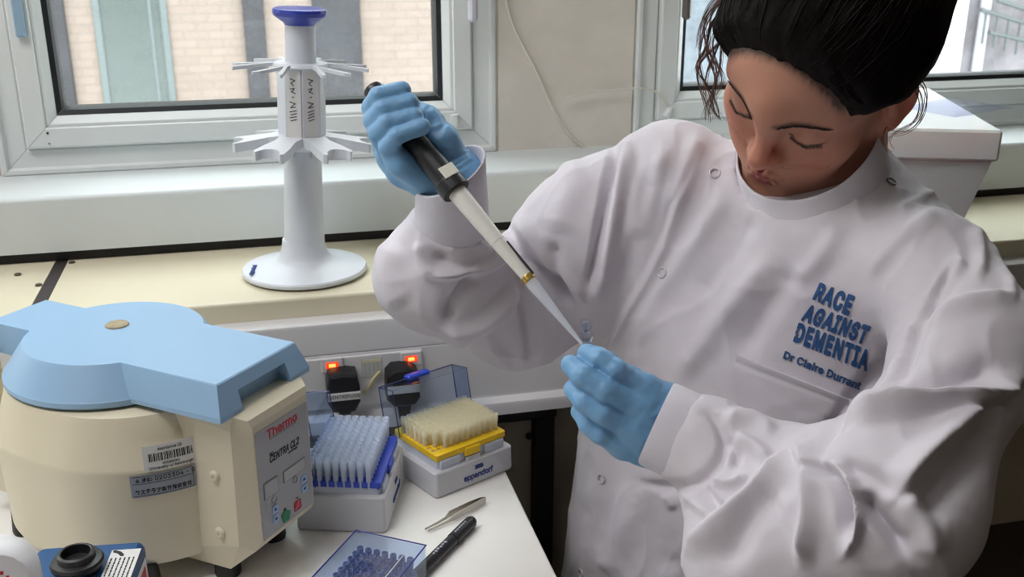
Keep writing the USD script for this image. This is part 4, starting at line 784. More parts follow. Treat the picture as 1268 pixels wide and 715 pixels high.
# ------------------------------------------------------------------ head (X her right, Y face, Z crown)
HM = np.array([[-.5868, -.7352, -.3393], [.7402, -.3173, -.5928], [.3281, -.5990, .7304]])
u_, _s, v_ = np.linalg.svd(HM); HM = u_ @ v_
HC = np.array([.4909, .8379, 1.5 - .1234]); HS = np.array([1, .93, 1])
def hw_(p): return (np.asarray(p, float) * HS) @ HM.T + HC
def hl_(p): return ((np.asarray(p, float) - HC) @ HM) / HS
nb = hl_(np.array([.535, .895, 1.24]))
mm = lambda *a: np.array(a, float) / 1000
H = Field(mm(-98, -122, -190), mm(98, 128, 140), .0015)
def sym(fn):
    for s in (-1, 1): fn(s)
H.add(ell(mm(0, -12, 44), mm(73, 90, 82)), .01)
H.add(ell(mm(0, 34, 42), mm(58, 50, 46)), .03)
H.add(ell(mm(0, 32, -22), mm(54, 50, 62)), .03)
sym(lambda s: [H.add(x, .02) for x in chain([mm(s * 57, 0, -22), mm(s * 52, 10, -56), mm(s * 12, 72, -93)], [.013, .013, .014])])
H.add(ell(mm(0, 30, -55), mm(50, 48, 40)), .025)
H.add(ell(mm(0, 80, -92), mm(19, 15, 14)), .018); H.add(ell(mm(0, 72, -78), mm(26, 18, 16)), .02)
sym(lambda s: H.add(ell(mm(s * 44, 52, -14), mm(19, 20, 17)), .022))
H.add(ell(mm(0, 70, -52), mm(27, 22, 25)), .02)
sym(lambda s: H.add(ell(mm(s * 30, 60, -40), mm(20, 20, 26)), .02))
sym(lambda s: H.add(cone(mm(s * 12, 80, 29), mm(s * 46, 62, 31), .0075, .007), .016))
H.add(cone(mm(0, 84, 24), mm(0, 80, 40), .010, .012), .02)
sym(lambda s: H.add(ell(mm(s * 33, 91, 13), mm(18, 15, 11.5)), .012, 's'))
sym(lambda s: H.add(ell(mm(s * 32, 67, 11.5), mm(14.5, 13.5, 12.5)), .006))
# upper lids, lowered, with a crease above and the lash line below
sym(lambda s: [H.add(x, .004) for x in chain([mm(s * 19, 76, 8), mm(s * 26, 79.0, 6.0), mm(s * 34, 79.0, 5.2), mm(s * 45, 72, 7)], [.0012, .0018, .0018, .0012])])
sym(lambda s: [H.add(x, .004, 's') for x in chain([mm(s * 18, 81, 19), mm(s * 26, 83.6, 21), mm(s * 36, 82.0, 21.5), mm(s * 47, 72, 18)], [.0010, .0016, .0016, .0010])])
# nose
H.add(cone(mm(0, 82, 20), mm(0, 100, -18), .0062, .0078), .014)
H.add(ell(mm(0, 101, -22), mm(9.5, 9, 8.5)), .008)
sym(lambda s: H.add(ell(mm(s * 11, 90, -26), mm(6.5, 9, 7)), .007))
H.add(cone(mm(0, 98, -30), mm(0, 86, -34), .004, .005), .006)
sym(lambda s: H.add(ell(mm(s * 6.5, 94, -33), mm(3.0, 5, 2.6)), .004, 's'))
# lips
sym(lambda s: [H.add(x, .005) for x in chain([mm(s * 23, 78, -54), mm(s * 13, 88.5, -50.5), mm(s * 4, 93, -47.5), mm(0, 92.5, -49)], [.002, .0042, .0048, .0046])])
sym(lambda s: [H.add(x, .005) for x in chain([mm(s * 21, 79, -57), mm(s * 10, 88, -60), mm(0, 90.5, -61)], [.002, .0050, .0058])])
sym(lambda s: [H.add(x, .0025, 's') for x in chain([mm(s * 25, 80, -54.5), mm(s * 13, 92.5, -54.2), mm(0, 97, -54)], [.0010, .0013, .0015])])
H.add(ell(mm(0, 98, -72), mm(15, 7, 5)), .01, 's')
H.add(cone(mm(0, 94, -37), mm(0, 95, -44), .0018, .0022), .005, 's')
# ears
for s in (-1, 1):
    Re = rot((0, 0, 1), s * 18) @ rot((1, 0, 0), -12)
    H.add(ell(mm(s * 75, -10, 4), mm(7, 17, 30), Re), .006); H.add(ell(mm(s * 72, -2, -22), mm(6, 9, 11), Re), .008)
    H.add(ell(mm(s * 83, -6, 6), mm(6, 10, 19), Re), .004, 's')
# neck, running down inside the collar
H.add(cone(mm(0, -22, -40), nb * .55 + mm(0, -22, -40) * .45, .053, .052), .03); H.add(cone(nb * .55 + mm(0, -22, -40) * .45, nb, .052, .060), .03)
head = H.mesh(smooth=5); del H
hv = head.vertices
def gauss(c, s): d = (hv - mm(*c)) / mm(*s); return np.exp(-.5 * (d * d).sum(1))
skin = np.array(srgb(190, 136, 113)); tint = np.tile(skin, (len(hv), 1))
def mixc(w, c): global tint; w = np.clip(w, 0, 1)[:, None]; tint = tint * (1 - w) + np.array(c) * w
for s in (-1, 1): mixc(.40 * gauss((s * 40, 70, -22), (18, 20, 16)), srgb(196, 112, 92)); mixc(.30 * gauss((s * 78, -8, 0), (12, 24, 30)), srgb(196, 104, 84))
mixc(.30 * gauss((0, 103, -22), (12, 14, 12)), srgb(198, 116, 98))
lipd = np.minimum.reduce([np.linalg.norm((hv - mm(x, y, z)) * [1, .6, 1.15], axis=1) - r / 1000 for x, y, z, r in ((0, 93, -49, 5.5), (5, 92, -49, 5.3), (-5, 92, -49, 5.3), (12, 88, -51, 4.6), (-12, 88, -51, 4.6), (18, 83, -53, 3.2), (-18, 83, -53, 3.2), (0, 91, -61, 6.4), (7, 90, -61, 6), (-7, 90, -61, 6), (14, 85, -58, 4.6), (-14, 85, -58, 4.6))])
mixc(np.clip(-lipd / .0018 + .6, 0, 1) * .95, srgb(132, 54, 60))
r_ = np.random.default_rng(4)
frk = np.zeros(len(hv))
for _ in range(46):
    c = np.array([r_.uniform(-52, 52), 70, r_.uniform(-36, 4)]); frk = np.maximum(frk, .22 * np.exp(-(((hv[:, 0] * 1000 - c[0]) ** 2 + (hv[:, 2] * 1000 - c[2]) ** 2) / 1.6)) * (hv[:, 1] > .04))
mixc(frk, srgb(140, 86, 66))
for s in (-1, 1):
    d_, _sd, _t = polydist(hv[:, [0, 2]] * 1000, [(s * 18, 7.2), (s * 26, 4.4), (s * 34, 3.6), (s * 46, 6.6)]); mixc(np.clip(1.15 - d_ / 1.5, 0, .9) * (hv[:, 1] > .05), srgb(34, 22, 20))
    d_, _sd, _t = polydist(hv[:, [0, 2]] * 1000, [(s * 12, 27), (s * 24, 32.5), (s * 36, 33), (s * 48, 28)]); mixc(np.clip(1.1 - d_ / 4.6, 0, .82) * np.interp(_t, [0, .3, 1], [.8, 1, .5]) * (hv[:, 1] > .04), srgb(58, 38, 32))
skinm = usdkit.material(stage, '/World/Looks/skin', {'a': ('attribute', {'attribute': 'tint'}), 'tc': ('texture_coordinate', {}), 'n': ('noise_texture', {'scale': 420.0, 'detail': 3.0}), 'b': ('bump', {'strength': .10, 'distance': .001}),
    'p': ('principled_bsdf', {'roughness': .5, 'specular_ior_level': .4, 'subsurface_weight': .25, 'subsurface_radius': (1, .35, .2), 'subsurface_scale': .004})}, [('a.color', 'p.base_color'), ('tc.object', 'n.vector'), ('n.fac', 'b.height'), ('b.normal', 'p.normal')], surface='p.BSDF')
headw = trimesh.Trimesh(hw_(hv), head.faces, process=False)
if headw.volume < 0: headw.invert()
# the rest of the body inside the clothes, at a coarser pitch
B = Field((.05, .45, -.01), (.86, 1.25, 1.32), .011)
B.add(loft([.80, .95, 1.1, 1.2, 1.26], [[.53, .885, 0]] * 5, [.15, .14, .145, .11, .05], [.10, .09, .09, .07, .05], l_, g_), .01)
for a_, b_, c_, w_ in ((SHR, ELR, WRR, [P(735, 300, 1.10), ELR, P(545, 340, 1.03)]), (SHL, ELL, WRL, [P(1206, 440, .835), ELL, P(960, 615, .835)])):
    for pr_ in chain([a_] + w_ + [c_], [.034, .030, .028, .024, .020][:len(w_) + 2]): B.add(pr_, .02)
for s in (-1, 1):
    hp_ = np.array([.53, .885, .86]) + s * .09 * l_; kn = np.array([.53, .885, .45]) + s * .09 * l_ + .02 * g_; an = np.array([.53, .885, .08]) + s * .09 * l_
    for pr_ in chain([hp_, kn, an], [.08, .055, .04]): B.add(pr_, .03)
low = B.mesh(smooth=3); del B
bodym = trimesh.util.concatenate([headw, low]); btint = np.vstack([tint, np.tile(skin, (len(low.vertices), 1))])
REC.append(('head', headw, (206, 152, 128)))
# --- hair: cap over the skull gathered to the back, with loose strands
Hh = Field(mm(-125, -165, -70), mm(125, 100, 175), .0026)
CUTS = [(mm(0, 92, 20), mm(66, 62, 68))] + [(mm(s * 64, 56, -26), mm(36, 44, 56)) for s in (-1, 1)] + [(mm(s * 84, -4, -24), mm(22, 24, 34)) for s in (-1, 1)] + [(mm(0, 10, -80), mm(95, 105, 62))]
CF_ = [ell(c, r)[0] for c, r in CUTS]
def hairfn(p):
    d1, d2 = ell(mm(0, -12, 44), mm(73, 90, 82))[0](p), ell(mm(0, 34, 42), mm(58, 50, 46))[0](p); h = np.maximum(.03 - np.abs(d1 - d2), 0) / .03; b = np.minimum(d1, d2) - h * h * .0075
    s_ = np.minimum.reduce([f(p) for f in CF_]); t = np.clip((s_ + .004) / .036, 0, 1); return b - (-.006 + .019 * t * t * (3 - 2 * t) + .004 * np.clip(s_ / .006, 0, 1))
Hh.add((hairfn, mm(-100, -125, -60), mm(100, 100, 150)), .01)
Hh.add(ell(mm(0, -92, 60), mm(62, 50, 58)), .04)
Hh.add(ell(mm(0, -20, 92), mm(70, 76, 58)), .04)
hair = Hh.mesh(smooth=3); del Hh
hv2 = hair.vertices; nn_ = vnorm(hair)
st = meshkit.noise(np.c_[hv2[:, 0] * 900 + hv2[:, 2] * 120, hv2[:, 1] * 30, hv2[:, 2] * 300], 3); hair.vertices = hv2 + nn_ * ((st - .5) * .0010 + .003 * (meshkit.noise(np.c_[hv2[:, 0] * 160, hv2[:, 1] * 18, hv2[:, 2] * 60], 9) - .5))[:, None]
hairw = trimesh.Trimesh(hw_(hair.vertices), hair.faces, process=False)
if hairw.volume < 0: hairw.invert()
REC.append(('hair', hairw, (40, 30, 28)))

for s in (-1, 1):
    mm_ = []
    for k in range(70):
        u = k / 69; x = s * (13 + 34 * u); z0 = 25 + 6.5 * math.sin(u * 2.4) - 1.5 * u; y = float(np.interp(abs(x), [12, 30, 48], [84, 81, 68]))
        z0 += r_.uniform(-2.4, 2.4) * (1 - .6 * u); dx = s * (1.5 + 4.5 * u); a = np.array([x, y + 1.2, z0]); b = a + [dx, -.6 - 1.0 * u, 3.2 * (1 - u) - .5 * u]
        mm_.append([a / 1000, (a + b) / 2000 + [0, .0006, 0], b / 1000])
    BROWS = globals().setdefault('BROWS', []); BROWS.append(mm_)
    ll = []
    for k in range(60):
        u = k / 59; x = s * (19.5 + 26 * u); z0 = 5.2 - 1.6 * math.sin(u * math.pi) + 1.5 * u; y = float(np.interp(abs(x), [19, 27, 34, 46], [77.5, 80.6, 80.6, 74]))
        a = np.array([x, y, z0]); b = a + [s * (u - .35) * 3.0 + r_.normal(0, .3), 1.3, -2.2 - r_.uniform(0, .8)]; ll.append([a / 1000, (a + b) / 2000 + [0, .0002, -.0006], b / 1000])
    LASH = globals().setdefault('LASH', []); LASH.append(ll)
from trimesh.proximity import ProximityQuery
def strands(sets, r, snap=None):
    out = []
    for p in sets:
        p = np.asarray(p)
        out.append(tube(hw_(p), r, 4))
    return cat(out)
def onface(sets, off=.0006):
    """Pull strand points onto the sculpted face."""
    P_ = np.array(sets); sh = P_.shape; q = P_.reshape(-1, 3); d = np.tile([0, -1.0, 0], (len(q), 1)); hm = trimesh.Trimesh(head.vertices, head.faces, process=False)
    o = q.copy(); o[:, 1] = .16; loc, ir, _ = hm.ray.intersects_location(o, d, multiple_hits=False); y = q[:, 1].copy(); y[ir] = loc[:, 1]; q2 = q.copy(); q2[:, 1] = y + off; return q2.reshape(sh)
browm = [onface(b) + np.array([[0, .0001, 0], [0, .0005, 0], [0, .0002, 0]]) for b in BROWS]
lashm = []
for b in LASH:
    b = np.array(b); root = onface(b[:, :1], .0009); lashm.append(b + (root - b[:, :1]))
brows_ = [strands(b, np.array([.00042, .00040, .00012])) for b in browm]; lashes_ = [strands(b, np.array([.00026, .00022, .0001])) for b in lashm]
REC += [('brow', x, (30, 20, 18)) for x in brows_] + [('lash', x, (15, 10, 10)) for x in lashes_]
# loose strands of hair, surveyed: (pixels, distance)
WISP = [([(905, -12), (884, 12), (868, 50), (868, 90), (880, 118), (888, 146)], .90), ([(910, -8), (880, 20), (874, 62), (862, 84), (876, 108), (884, 132), (893, 148)], .905), ([(900, 10), (878, 38), (876, 70), (886, 95), (878, 128), (872, 148)], .90),
        ([(908, 5), (890, 30), (885, 70), (896, 98), (885, 120), (880, 140)], .89), ([(898, -10), (872, 20), (866, 40), (865, 60)], .91), ([(905, 20), (892, 50), (878, 84), (872, 110), (880, 132)], .9), ([(912, 0), (886, 8), (872, 30), (880, 66), (888, 96), (882, 126), (890, 145)], .895), ([(902, 30), (884, 60), (866, 82), (868, 112), (878, 150)], .9), ([(906, 12), (894, 44), (890, 88), (882, 112), (884, 138)], .893),
        ([(1132, 100), (1143, 108), (1146, 128), (1138, 152), (1122, 164), (1104, 166)], .84), ([(1136, 96), (1147, 112), (1144, 140), (1130, 160), (1112, 163), (1098, 158)], .84), ([(1130, 104), (1141, 126), (1134, 150), (1114, 160), (1100, 176), (1106, 184)], .845), ([(1128, 108), (1138, 130), (1128, 156), (1108, 168), (1098, 180)], .84), ([(1140, 92), (1160, 70), (1176, 62)], .9), ([(1148, 84), (1166, 66), (1184, 78)], .9), ([(1150, 70), (1168, 56), (1180, 40)], .9), ([(1098, 158), (1092, 170), (1096, 186), (1104, 190)], .84)]
wm = []
for line, d in WISP:
    left = line[0][0] < 1000
    for k in range(9 if left else 2):
        j = r_.normal(0, 1.5 if left else 1.2, 2); ph = r_.uniform(0, 6.28); pts = [P(u + j[0] * (.4 + 1.6 * (i / len(line)) ** 2) + (1.2 * math.sin(ph + 2 * i)), v + j[1] * (.4 + i / len(line)), d + .004 * j[1] * i / len(line)) for i, (u, v) in enumerate(line)]
        wm.append(tube(pts, [.00030, .00030, .00012], 4, smooth_n=26))
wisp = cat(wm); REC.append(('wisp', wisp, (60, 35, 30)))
# stand collar
SC_ = 1.03
prof = [(.0700, .0690, -.010), (.0690, .0675, .000), (.0670, .0650, .012), (.0645, .0620, .030), (.0640, .0612, .0335), (.0630, .0602, .0345), (.0622, .0594, .0335), (.0622, .0594, .028), (.0650, .0625, .006), (.0670, .0650, -.010)]
print('cfront', proj(cc_ + cg * .066 + ca * .03), proj(cc_ + cg * .066), proj(hw_(mm(0, 88, -104)))); collar = hand_ring(cc_, Rc, [(a * SC_, b_ * SC_, z_) for a, b_, z_ in prof], 96)
cv = collar.vertices; fr_ = np.clip(((cv - cc_) @ cg) / .066, -1, 1); cv = cv + ca * (((cv - cc_) @ ca) * (-.72 * np.maximum(fr_, 0) + .25 * np.maximum(-fr_, 0)))[:, None]; collar.vertices = cv; collar.vertices = cv + vnorm(collar) * (.0022 * (meshkit.fbm(cv * 32, 2, 4) - .5))[:, None]
REC.append(('collar', collar, (226, 222, 228)))
def cuff(c0, c1, r0, r1, slant=0.0):
    ax = c1 - c0; L = np.linalg.norm(ax); R = frame_to(ax, (0, 0, 1)); n = 120
    pr = [(r0 * .96, 0), (r0, .003), (r0 * 1.04, .25 * L), (r1 * 1.01, .8 * L), (r1, L - .002), (r1 - .0008, L), (r1 - .0022, L - .0004), (r1 - .003, L - .006), (r1 - .004, .5 * L), (r0 * .9, .0)]
    m = hand_ring(c0, R, [(a, a, z) for a, z in pr], n); v = m.vertices; t = np.clip(((v - c0) @ ax) / L ** 2, 0, 1); m.vertices = v + (ax / L) * (slant * t * ((v - c0 - t[:, None] * ax) @ CR))[:, None]; return m
cuffR = cuff(P(560, 292, .998), P(557, 211, .946), .0345, .0330, .55); cuffL = cuff(P(880, 556, .852), P(812, 524, .862), .036, .037)
REC += [('cuffR', cuffR, (220, 216, 224)), ('cuffL', cuffL, (220, 216, 224))]

# baby hairs along the hairline
hvv = hair.vertices; hmesh = trimesh.Trimesh(hair.vertices, hair.faces, process=False); fr = hvv[hvv[:, 1] > .0]
def firsthit(m, x, z): 
    loc, ir, _ = m.ray.intersects_location(np.array([[x, .2, z]]), np.array([[0, -1.0, 0]]), multiple_hits=False); return loc[0][1] if len(loc) else None
bh = []
for k in range(420):
    x = r_.uniform(-.070, .070); near = fr[np.abs(fr[:, 0] - x) < .004]
    if not len(near): continue
    ez = near[:, 2].min() if abs(x) < .055 else near[np.argmax(near[:, 1])][2]
    a = r_.uniform(.001, .007); up = r_.uniform(.010, .022); dx = r_.normal(0, .003) - .25 * x * up / .02
    pts = []
    for z, xx, m_, off in ((ez - a, x, head, .0003), (ez + .002, x + dx * .3, hmesh, .0006), (ez + up * .5, x + dx * .6, hmesh, .0008), (ez + up, x + dx, hmesh, .0004)):
        y = firsthit(m_, xx, z); pts.append(None if y is None else (xx, y + off, z))
    if all(p is not None for p in pts) and pts[0][1] > .02: bh.append(tube(hw_(np.array(pts)), [.00016, .00028, .0003, .0003], 4, smooth_n=8))
baby = cat(bh)
print('baby hairs', len(bh))

# strands combed back over the cap from the hairline to the gathered back
ctr = mm(0, -25, 40); bun = mm(0, -138, 66); ends = []
for k in range(1500):
    a = r_.uniform(-2.3, 2.3); el = r_.uniform(.15, 1.25)
    d0 = np.array([math.sin(a) * math.cos(el), math.cos(a) * math.cos(el), math.sin(el)]); d1 = bun - ctr + r_.normal(0, .012, 3); d1 /= np.linalg.norm(d1); n_s = 9; span = r_.uniform(.35, .8); t0 = r_.uniform(0, .25)
    for t in np.linspace(t0, min(1, t0 + span), n_s):
        v = d0 * (1 - t) + d1 * t; ends.append(v / np.linalg.norm(v))
ends = np.array(ends); loc, ir, _ = hmesh.ray.intersects_location(np.tile(ctr, (len(ends), 1)) + ends * .3, -ends, multiple_hits=False)
pos = np.full((len(ends), 3), np.nan); pos[ir] = loc; pos = pos.reshape(1500, 9, 3); E_ = ends.reshape(1500, 9, 3); combed = []
for k in range(1500):
    p = pos[k]
    if np.isnan(p).any() or np.abs(np.diff(p, axis=0)).max() > .035: continue
    lift = r_.uniform(.0001, .0011); p = p + E_[k] * (lift * np.sin(np.linspace(.3, 2.9, 9)))[:, None]
    combed.append(tube(hw_(p), [.0003, .0005, .0003], 3))
combed = cat(combed); print('combed', len(combed.faces))
# pigment of the hair roots darkens the skin just in front of the hairline
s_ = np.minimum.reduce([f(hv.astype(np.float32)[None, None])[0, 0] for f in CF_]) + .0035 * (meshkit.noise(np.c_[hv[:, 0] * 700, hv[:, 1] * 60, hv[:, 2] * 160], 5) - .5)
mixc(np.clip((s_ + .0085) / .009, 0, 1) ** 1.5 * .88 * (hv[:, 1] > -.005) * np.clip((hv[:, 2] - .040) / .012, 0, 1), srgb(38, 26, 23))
btint = np.vstack([tint, np.tile(skin, (len(low.vertices), 1))])
# ------------------------------------------------------------------ gloved hands round the pipette and the tube
T0, T1 = P(468, 119, .945), P(722, 428, .872)
pax = (T1 - T0) / np.linalg.norm(T1 - T0); plen = np.linalg.norm(T1 - T0)
tocam = C0 - (T0 + T1) / 2; e2 = tocam - pax * (tocam @ pax); e2 /= np.linalg.norm(e2); e1 = np.cross(pax, e2)
if proj(T0 + e1 * .03)[0] > proj(T0)[0]: e1 = -e1                      # e1 points to the left of the shaft in the photo
def pp(s, a, b): return T0 + pax * s + e1 * a + e2 * b
G1 = Field(np.minimum(pp(0, 0, 0), WRR) - .075, np.maximum(pp(.09, 0, 0), WRR) + .075, .0017)
wr = P(566, 222, .962)
fing = [(.011, .022, .011, -.020, .0090), (.022, .036, .017, -.018, .0094), (.034, .049, .021, -.013, .0092), (.050, .061, .022, -.013, .0082)]
mcps = []; faxes = []
for k, (sp, stp, ep, et, r) in enumerate(fing):
    mcp = pp(sp + .010, ep + .006, -.030); pip = pp(sp, ep, .012); dip = pp(.6 * sp + .4 * stp, .45 * ep + .55 * et + .006, .0295 - .001 * k); tip = pp(stp, et, .0225); mcps.append(mcp); faxes.append((pip, tip))
    for pr_ in chain([mcp, pip, dip, tip], [r * 1.12, r * 1.0, r * .96, r * .88]): G1.add(pr_, .0018)
palm_lo, palm_hi = wr + e1 * .010 - e2 * .004, wr - e1 * .004 - e2 * .002
for k, m_ in enumerate(mcps): G1.add(cone(m_, palm_lo if k > 1 else wr, .0115, .021), .012)
G1.add(cone(pp(.066, .022, .000), palm_lo, .013, .020), .012); G1.add(cone(pp(.030, .002, -.034), wr, .017, .022), .014)
th_ = [palm_hi, pp(.068, -.019, -.016), pp(.044, -.0205, -.014), pp(.018, -.014, -.012), pp(-.002, -.003, -.003)]
for pr_ in chain(th_, [.0165, .0145, .0118, .0100, .0090]): G1.add(pr_, .008)
G1.add(cone(wr, wr + (WRR - wr) * 1.0 + np.array([0, .02, -.02]), .0230, .0215), .010)
g1 = G1.mesh(smooth=2); del G1
# wrinkles of thin nitrile: fine ridges across each finger and gathers at the knuckles
def wrinkle(m, axes, amp=.0006, seed=1):
    v = m.vertices; n = vnorm(m); d = amp * 2.2 * (meshkit.fbm(v * 120, 3, seed) - .5)
    for a, b, rad, freq, am in axes:
        ba = b - a; L = np.linalg.norm(ba); t = (v - a) @ ba / L / L; dist = np.linalg.norm(v - a - np.clip(t, 0, 1)[:, None] * ba, axis=1)
        w = np.exp(-(dist / rad) ** 2); rn = meshkit.noise(np.c_[t * L * freq * .35, dist * 90, meshkit.noise(v * 40, seed + 2) * 3], seed + 3)
        d += w * am * (1.6 - 5 * np.abs(rn - .5))
    return trimesh.Trimesh(v + n * d[:, None], m.faces, process=False)
g1 = wrinkle(g1, [(a_, b_, .009, 420, .00035) for a_, b_ in faxes] + [(palm_hi - pax * .03 + e2 * .02, palm_hi + e2 * .018, .02, 600, .0011), (pp(.045, -.02, .0), pp(.06, -.03, .0), .018, 600, .0011)], .0005, 2)
REC.append(('gloveR', g1, (110, 165, 205)))
# her left hand: fingers point to the tube, the back of the hand towards us
fl = [[(798, 486, .853), (762, 459, .838), (742, 445, .842), (727, 438, .850)], [(794, 506, .848), (750, 484, .832), (722, 466, .836), (707, 452, .846)], [(786, 530, .850), (746, 512, .836), (724, 497, .840), (710, 482, .850)], [(774, 549, .856), (744, 538, .846), (729, 525, .849), (718, 510, .858)]]
G2 = Field(np.min([P(*p) for f in fl for p in f], axis=0) - .06, np.max([P(*p) for f in fl for p in f] + [P(880, 556, .86)], axis=0) + .055, .0017)
ax2 = []
for i, f in enumerate(fl):
    r = (.0098, .0100, .0096, .0090)[i]; pts = [P(*p) for p in f]
    for pr_ in chain(pts, [r * 1.06, r * .98, r * .95, r * .84]): G2.add(pr_, .0022)
    G2.add(cone(pts[0], P(826, 500 + 17 * i, .864), .0135, .0165), .012); ax2.append((pts[0], pts[2], .009, 380, .0003))
for pr_ in chain([P(822, 505, .885), P(780, 475, .898), P(748, 452, .888), P(728, 442, .876)], [.017, .014, .0115, .0095]): G2.add(pr_, .006)
G2.add(cone(P(800, 555, .868), P(826, 545, .870), .015, .018), .012); G2.add(cone(P(815, 525, .866), P(858, 548, .860), .029, .028), .014)
g2 = G2.mesh(smooth=2); del G2
g2 = wrinkle(g2, ax2 + [(P(790, 480, .85), P(828, 520, .85), .03, 420, .0008), (P(800, 540, .85), P(828, 560, .85), .02, 500, .0005)], .0005, 6)
REC.append(('gloveL', g2, (110, 165, 205)))
# ------------------------------------------------------------------ coat details laid on the finished cloth
coat_ray = trimesh.ray.ray_pyembree.RayMeshIntersector(coat) if hasattr(trimesh.ray, 'ray_pyembree') else coat.ray
cnorm = vnorm(coat)
def oncoat(uv):
    uv = np.asarray(uv, float); d = np.array([ray(u, v) for u, v in uv]); d /= np.linalg.norm(d, axis=1, keepdims=True)
    loc, ir, it = coat_ray.intersects_location(np.tile(C0, (len(d), 1)), d, multiple_hits=False)
    pos = np.full((len(uv), 3), np.nan); nor = np.full((len(uv), 3), np.nan); pos[ir] = loc; nor[ir] = cnorm[coat.faces[it]].mean(1); nor /= np.linalg.norm(nor, axis=1, keepdims=True)
    return pos, nor
def quad(st, c):
    s, t = st[:, :1], st[:, 1:2]; c = np.asarray(c, float); return (1 - s) * (1 - t) * c[0] + s * (1 - t) * c[1] + s * t * c[2] + (1 - s) * t * c[3]
def heavy_text(s, stroke):
    """Capitals .01 tall, strokes thickened, as flat extruded lettering."""
    from PIL import Image, ImageDraw, ImageFont
    import glob
    font = ImageFont.truetype(glob.glob('/opt/blender-*/*/datafiles/fonts/Inter.woff2')[0], 96); pens = []; x = 0.0
    for ch in s:
        w = font.getlength(ch)
        if ch != ' ':
            im = Image.new('L', (int(w) + 60, 170)); ImageDraw.Draw(im).text((30, 120), ch, 255, font, anchor='ls', stroke_width=stroke); on = np.pad(np.asarray(im) > 127, ((0, 0), (1, 1))).astype(np.int8)
            r0, st = np.nonzero(np.diff(on, axis=1) == 1); en = np.nonzero(np.diff(on, axis=1) == -1)[1]
            from shapely import box as sbox, union_all
            shp = union_all(sbox(st - 30 + x, 120 - r0 - 1, en - 30 + x, 120 - r0)).buffer(.6).buffer(-.6).simplify(.6)
            if s.startswith('DEM') and ch == 'D': shp = shp.difference(sg.LineString([(x - 6, 10), (x + 30, 46)]).buffer(3.5)).difference(sg.LineString([(x - 6, 34), (x + 16, 58)]).buffer(2.5))
            pens.append(shp)
        x += w + (2 * stroke - 1 if stroke > 3 else 1)
    ms = []
    for shp in pens:
        for q in getattr(shp, 'geoms', [shp]):
            if q.area > 6: ms.append(extrude(q, 10.0))
    m = cat(ms); m.vertices = m.vertices * [.01 / 70, .01 / 70, .0001]; return m
def coat_text(s, corners, stroke=5):
    """Lettering mapped on the quad bl, br, tr, tl and stitched on the cloth."""
    t = heavy_text(s, stroke)
    v = t.vertices; lo, hi = v.min(0), v.max(0); capb = 0.0; caph = .0104
    st = np.c_[(v[:, 0] - lo[0]) / (hi[0] - lo[0]), (v[:, 1] - capb) / caph]
    pos, nor = oncoat(quad(st, corners)); off = np.where(v[:, 2] > .0005, .0011, .0001)
    ok = np.isfinite(pos).all(1); pos[~ok] = pos[ok].mean(0); nor[~ok] = [0, -1, 0]
    return trimesh.Trimesh(pos + nor * off[:, None], t.faces, process=False)
navy = mat('embroidery_blue', srgb(28, 78, 132), .6, sheen=.3)
LET = [('RACE', [(1006.5, 369), (1051.5, 389.5), (1059, 368), (1015, 350.5)], True), ('AGAINST', [(992.5, 395), (1070.5, 425.5), (1078.5, 405.5), (1000.5, 377)], True), ('DEMENTIA', [(982.5, 421), (1073, 458), (1078, 435.5), (989, 400)], True), ('Dr Claire Durrant', [(969.5, 443), (1064.5, 483), (1067.5, 474), (972.5, 434.5)], True)]
letters = [(s, coat_text(s, c, 6 if s.isupper() else 3)) for s, c, b in LET]
def farhit(uv, dref):
    uv = np.asarray(uv, float); d = np.array([ray(u, v) for u, v in uv]); ln = np.linalg.norm(d, axis=1); d = d / ln[:, None]
    loc, ir, it = coat_ray.intersects_location(np.tile(C0, (len(d), 1)), d, multiple_hits=True); dep = (loc - C0) @ CF; nrm = cnorm[coat.faces[it]].mean(1)
    pos = np.full((len(uv), 3), np.nan); nor = np.full((len(uv), 3), np.nan); best = np.full(len(uv), 1e9)
    for k in range(len(ir)):
        if nrm[k] @ d[ir[k]] < 0 and abs(dep[k] - dref) < best[ir[k]]: best[ir[k]] = abs(dep[k] - dref); pos[ir[k]] = loc[k]; nor[ir[k]] = nrm[k] / np.linalg.norm(nrm[k])
    return pos, nor
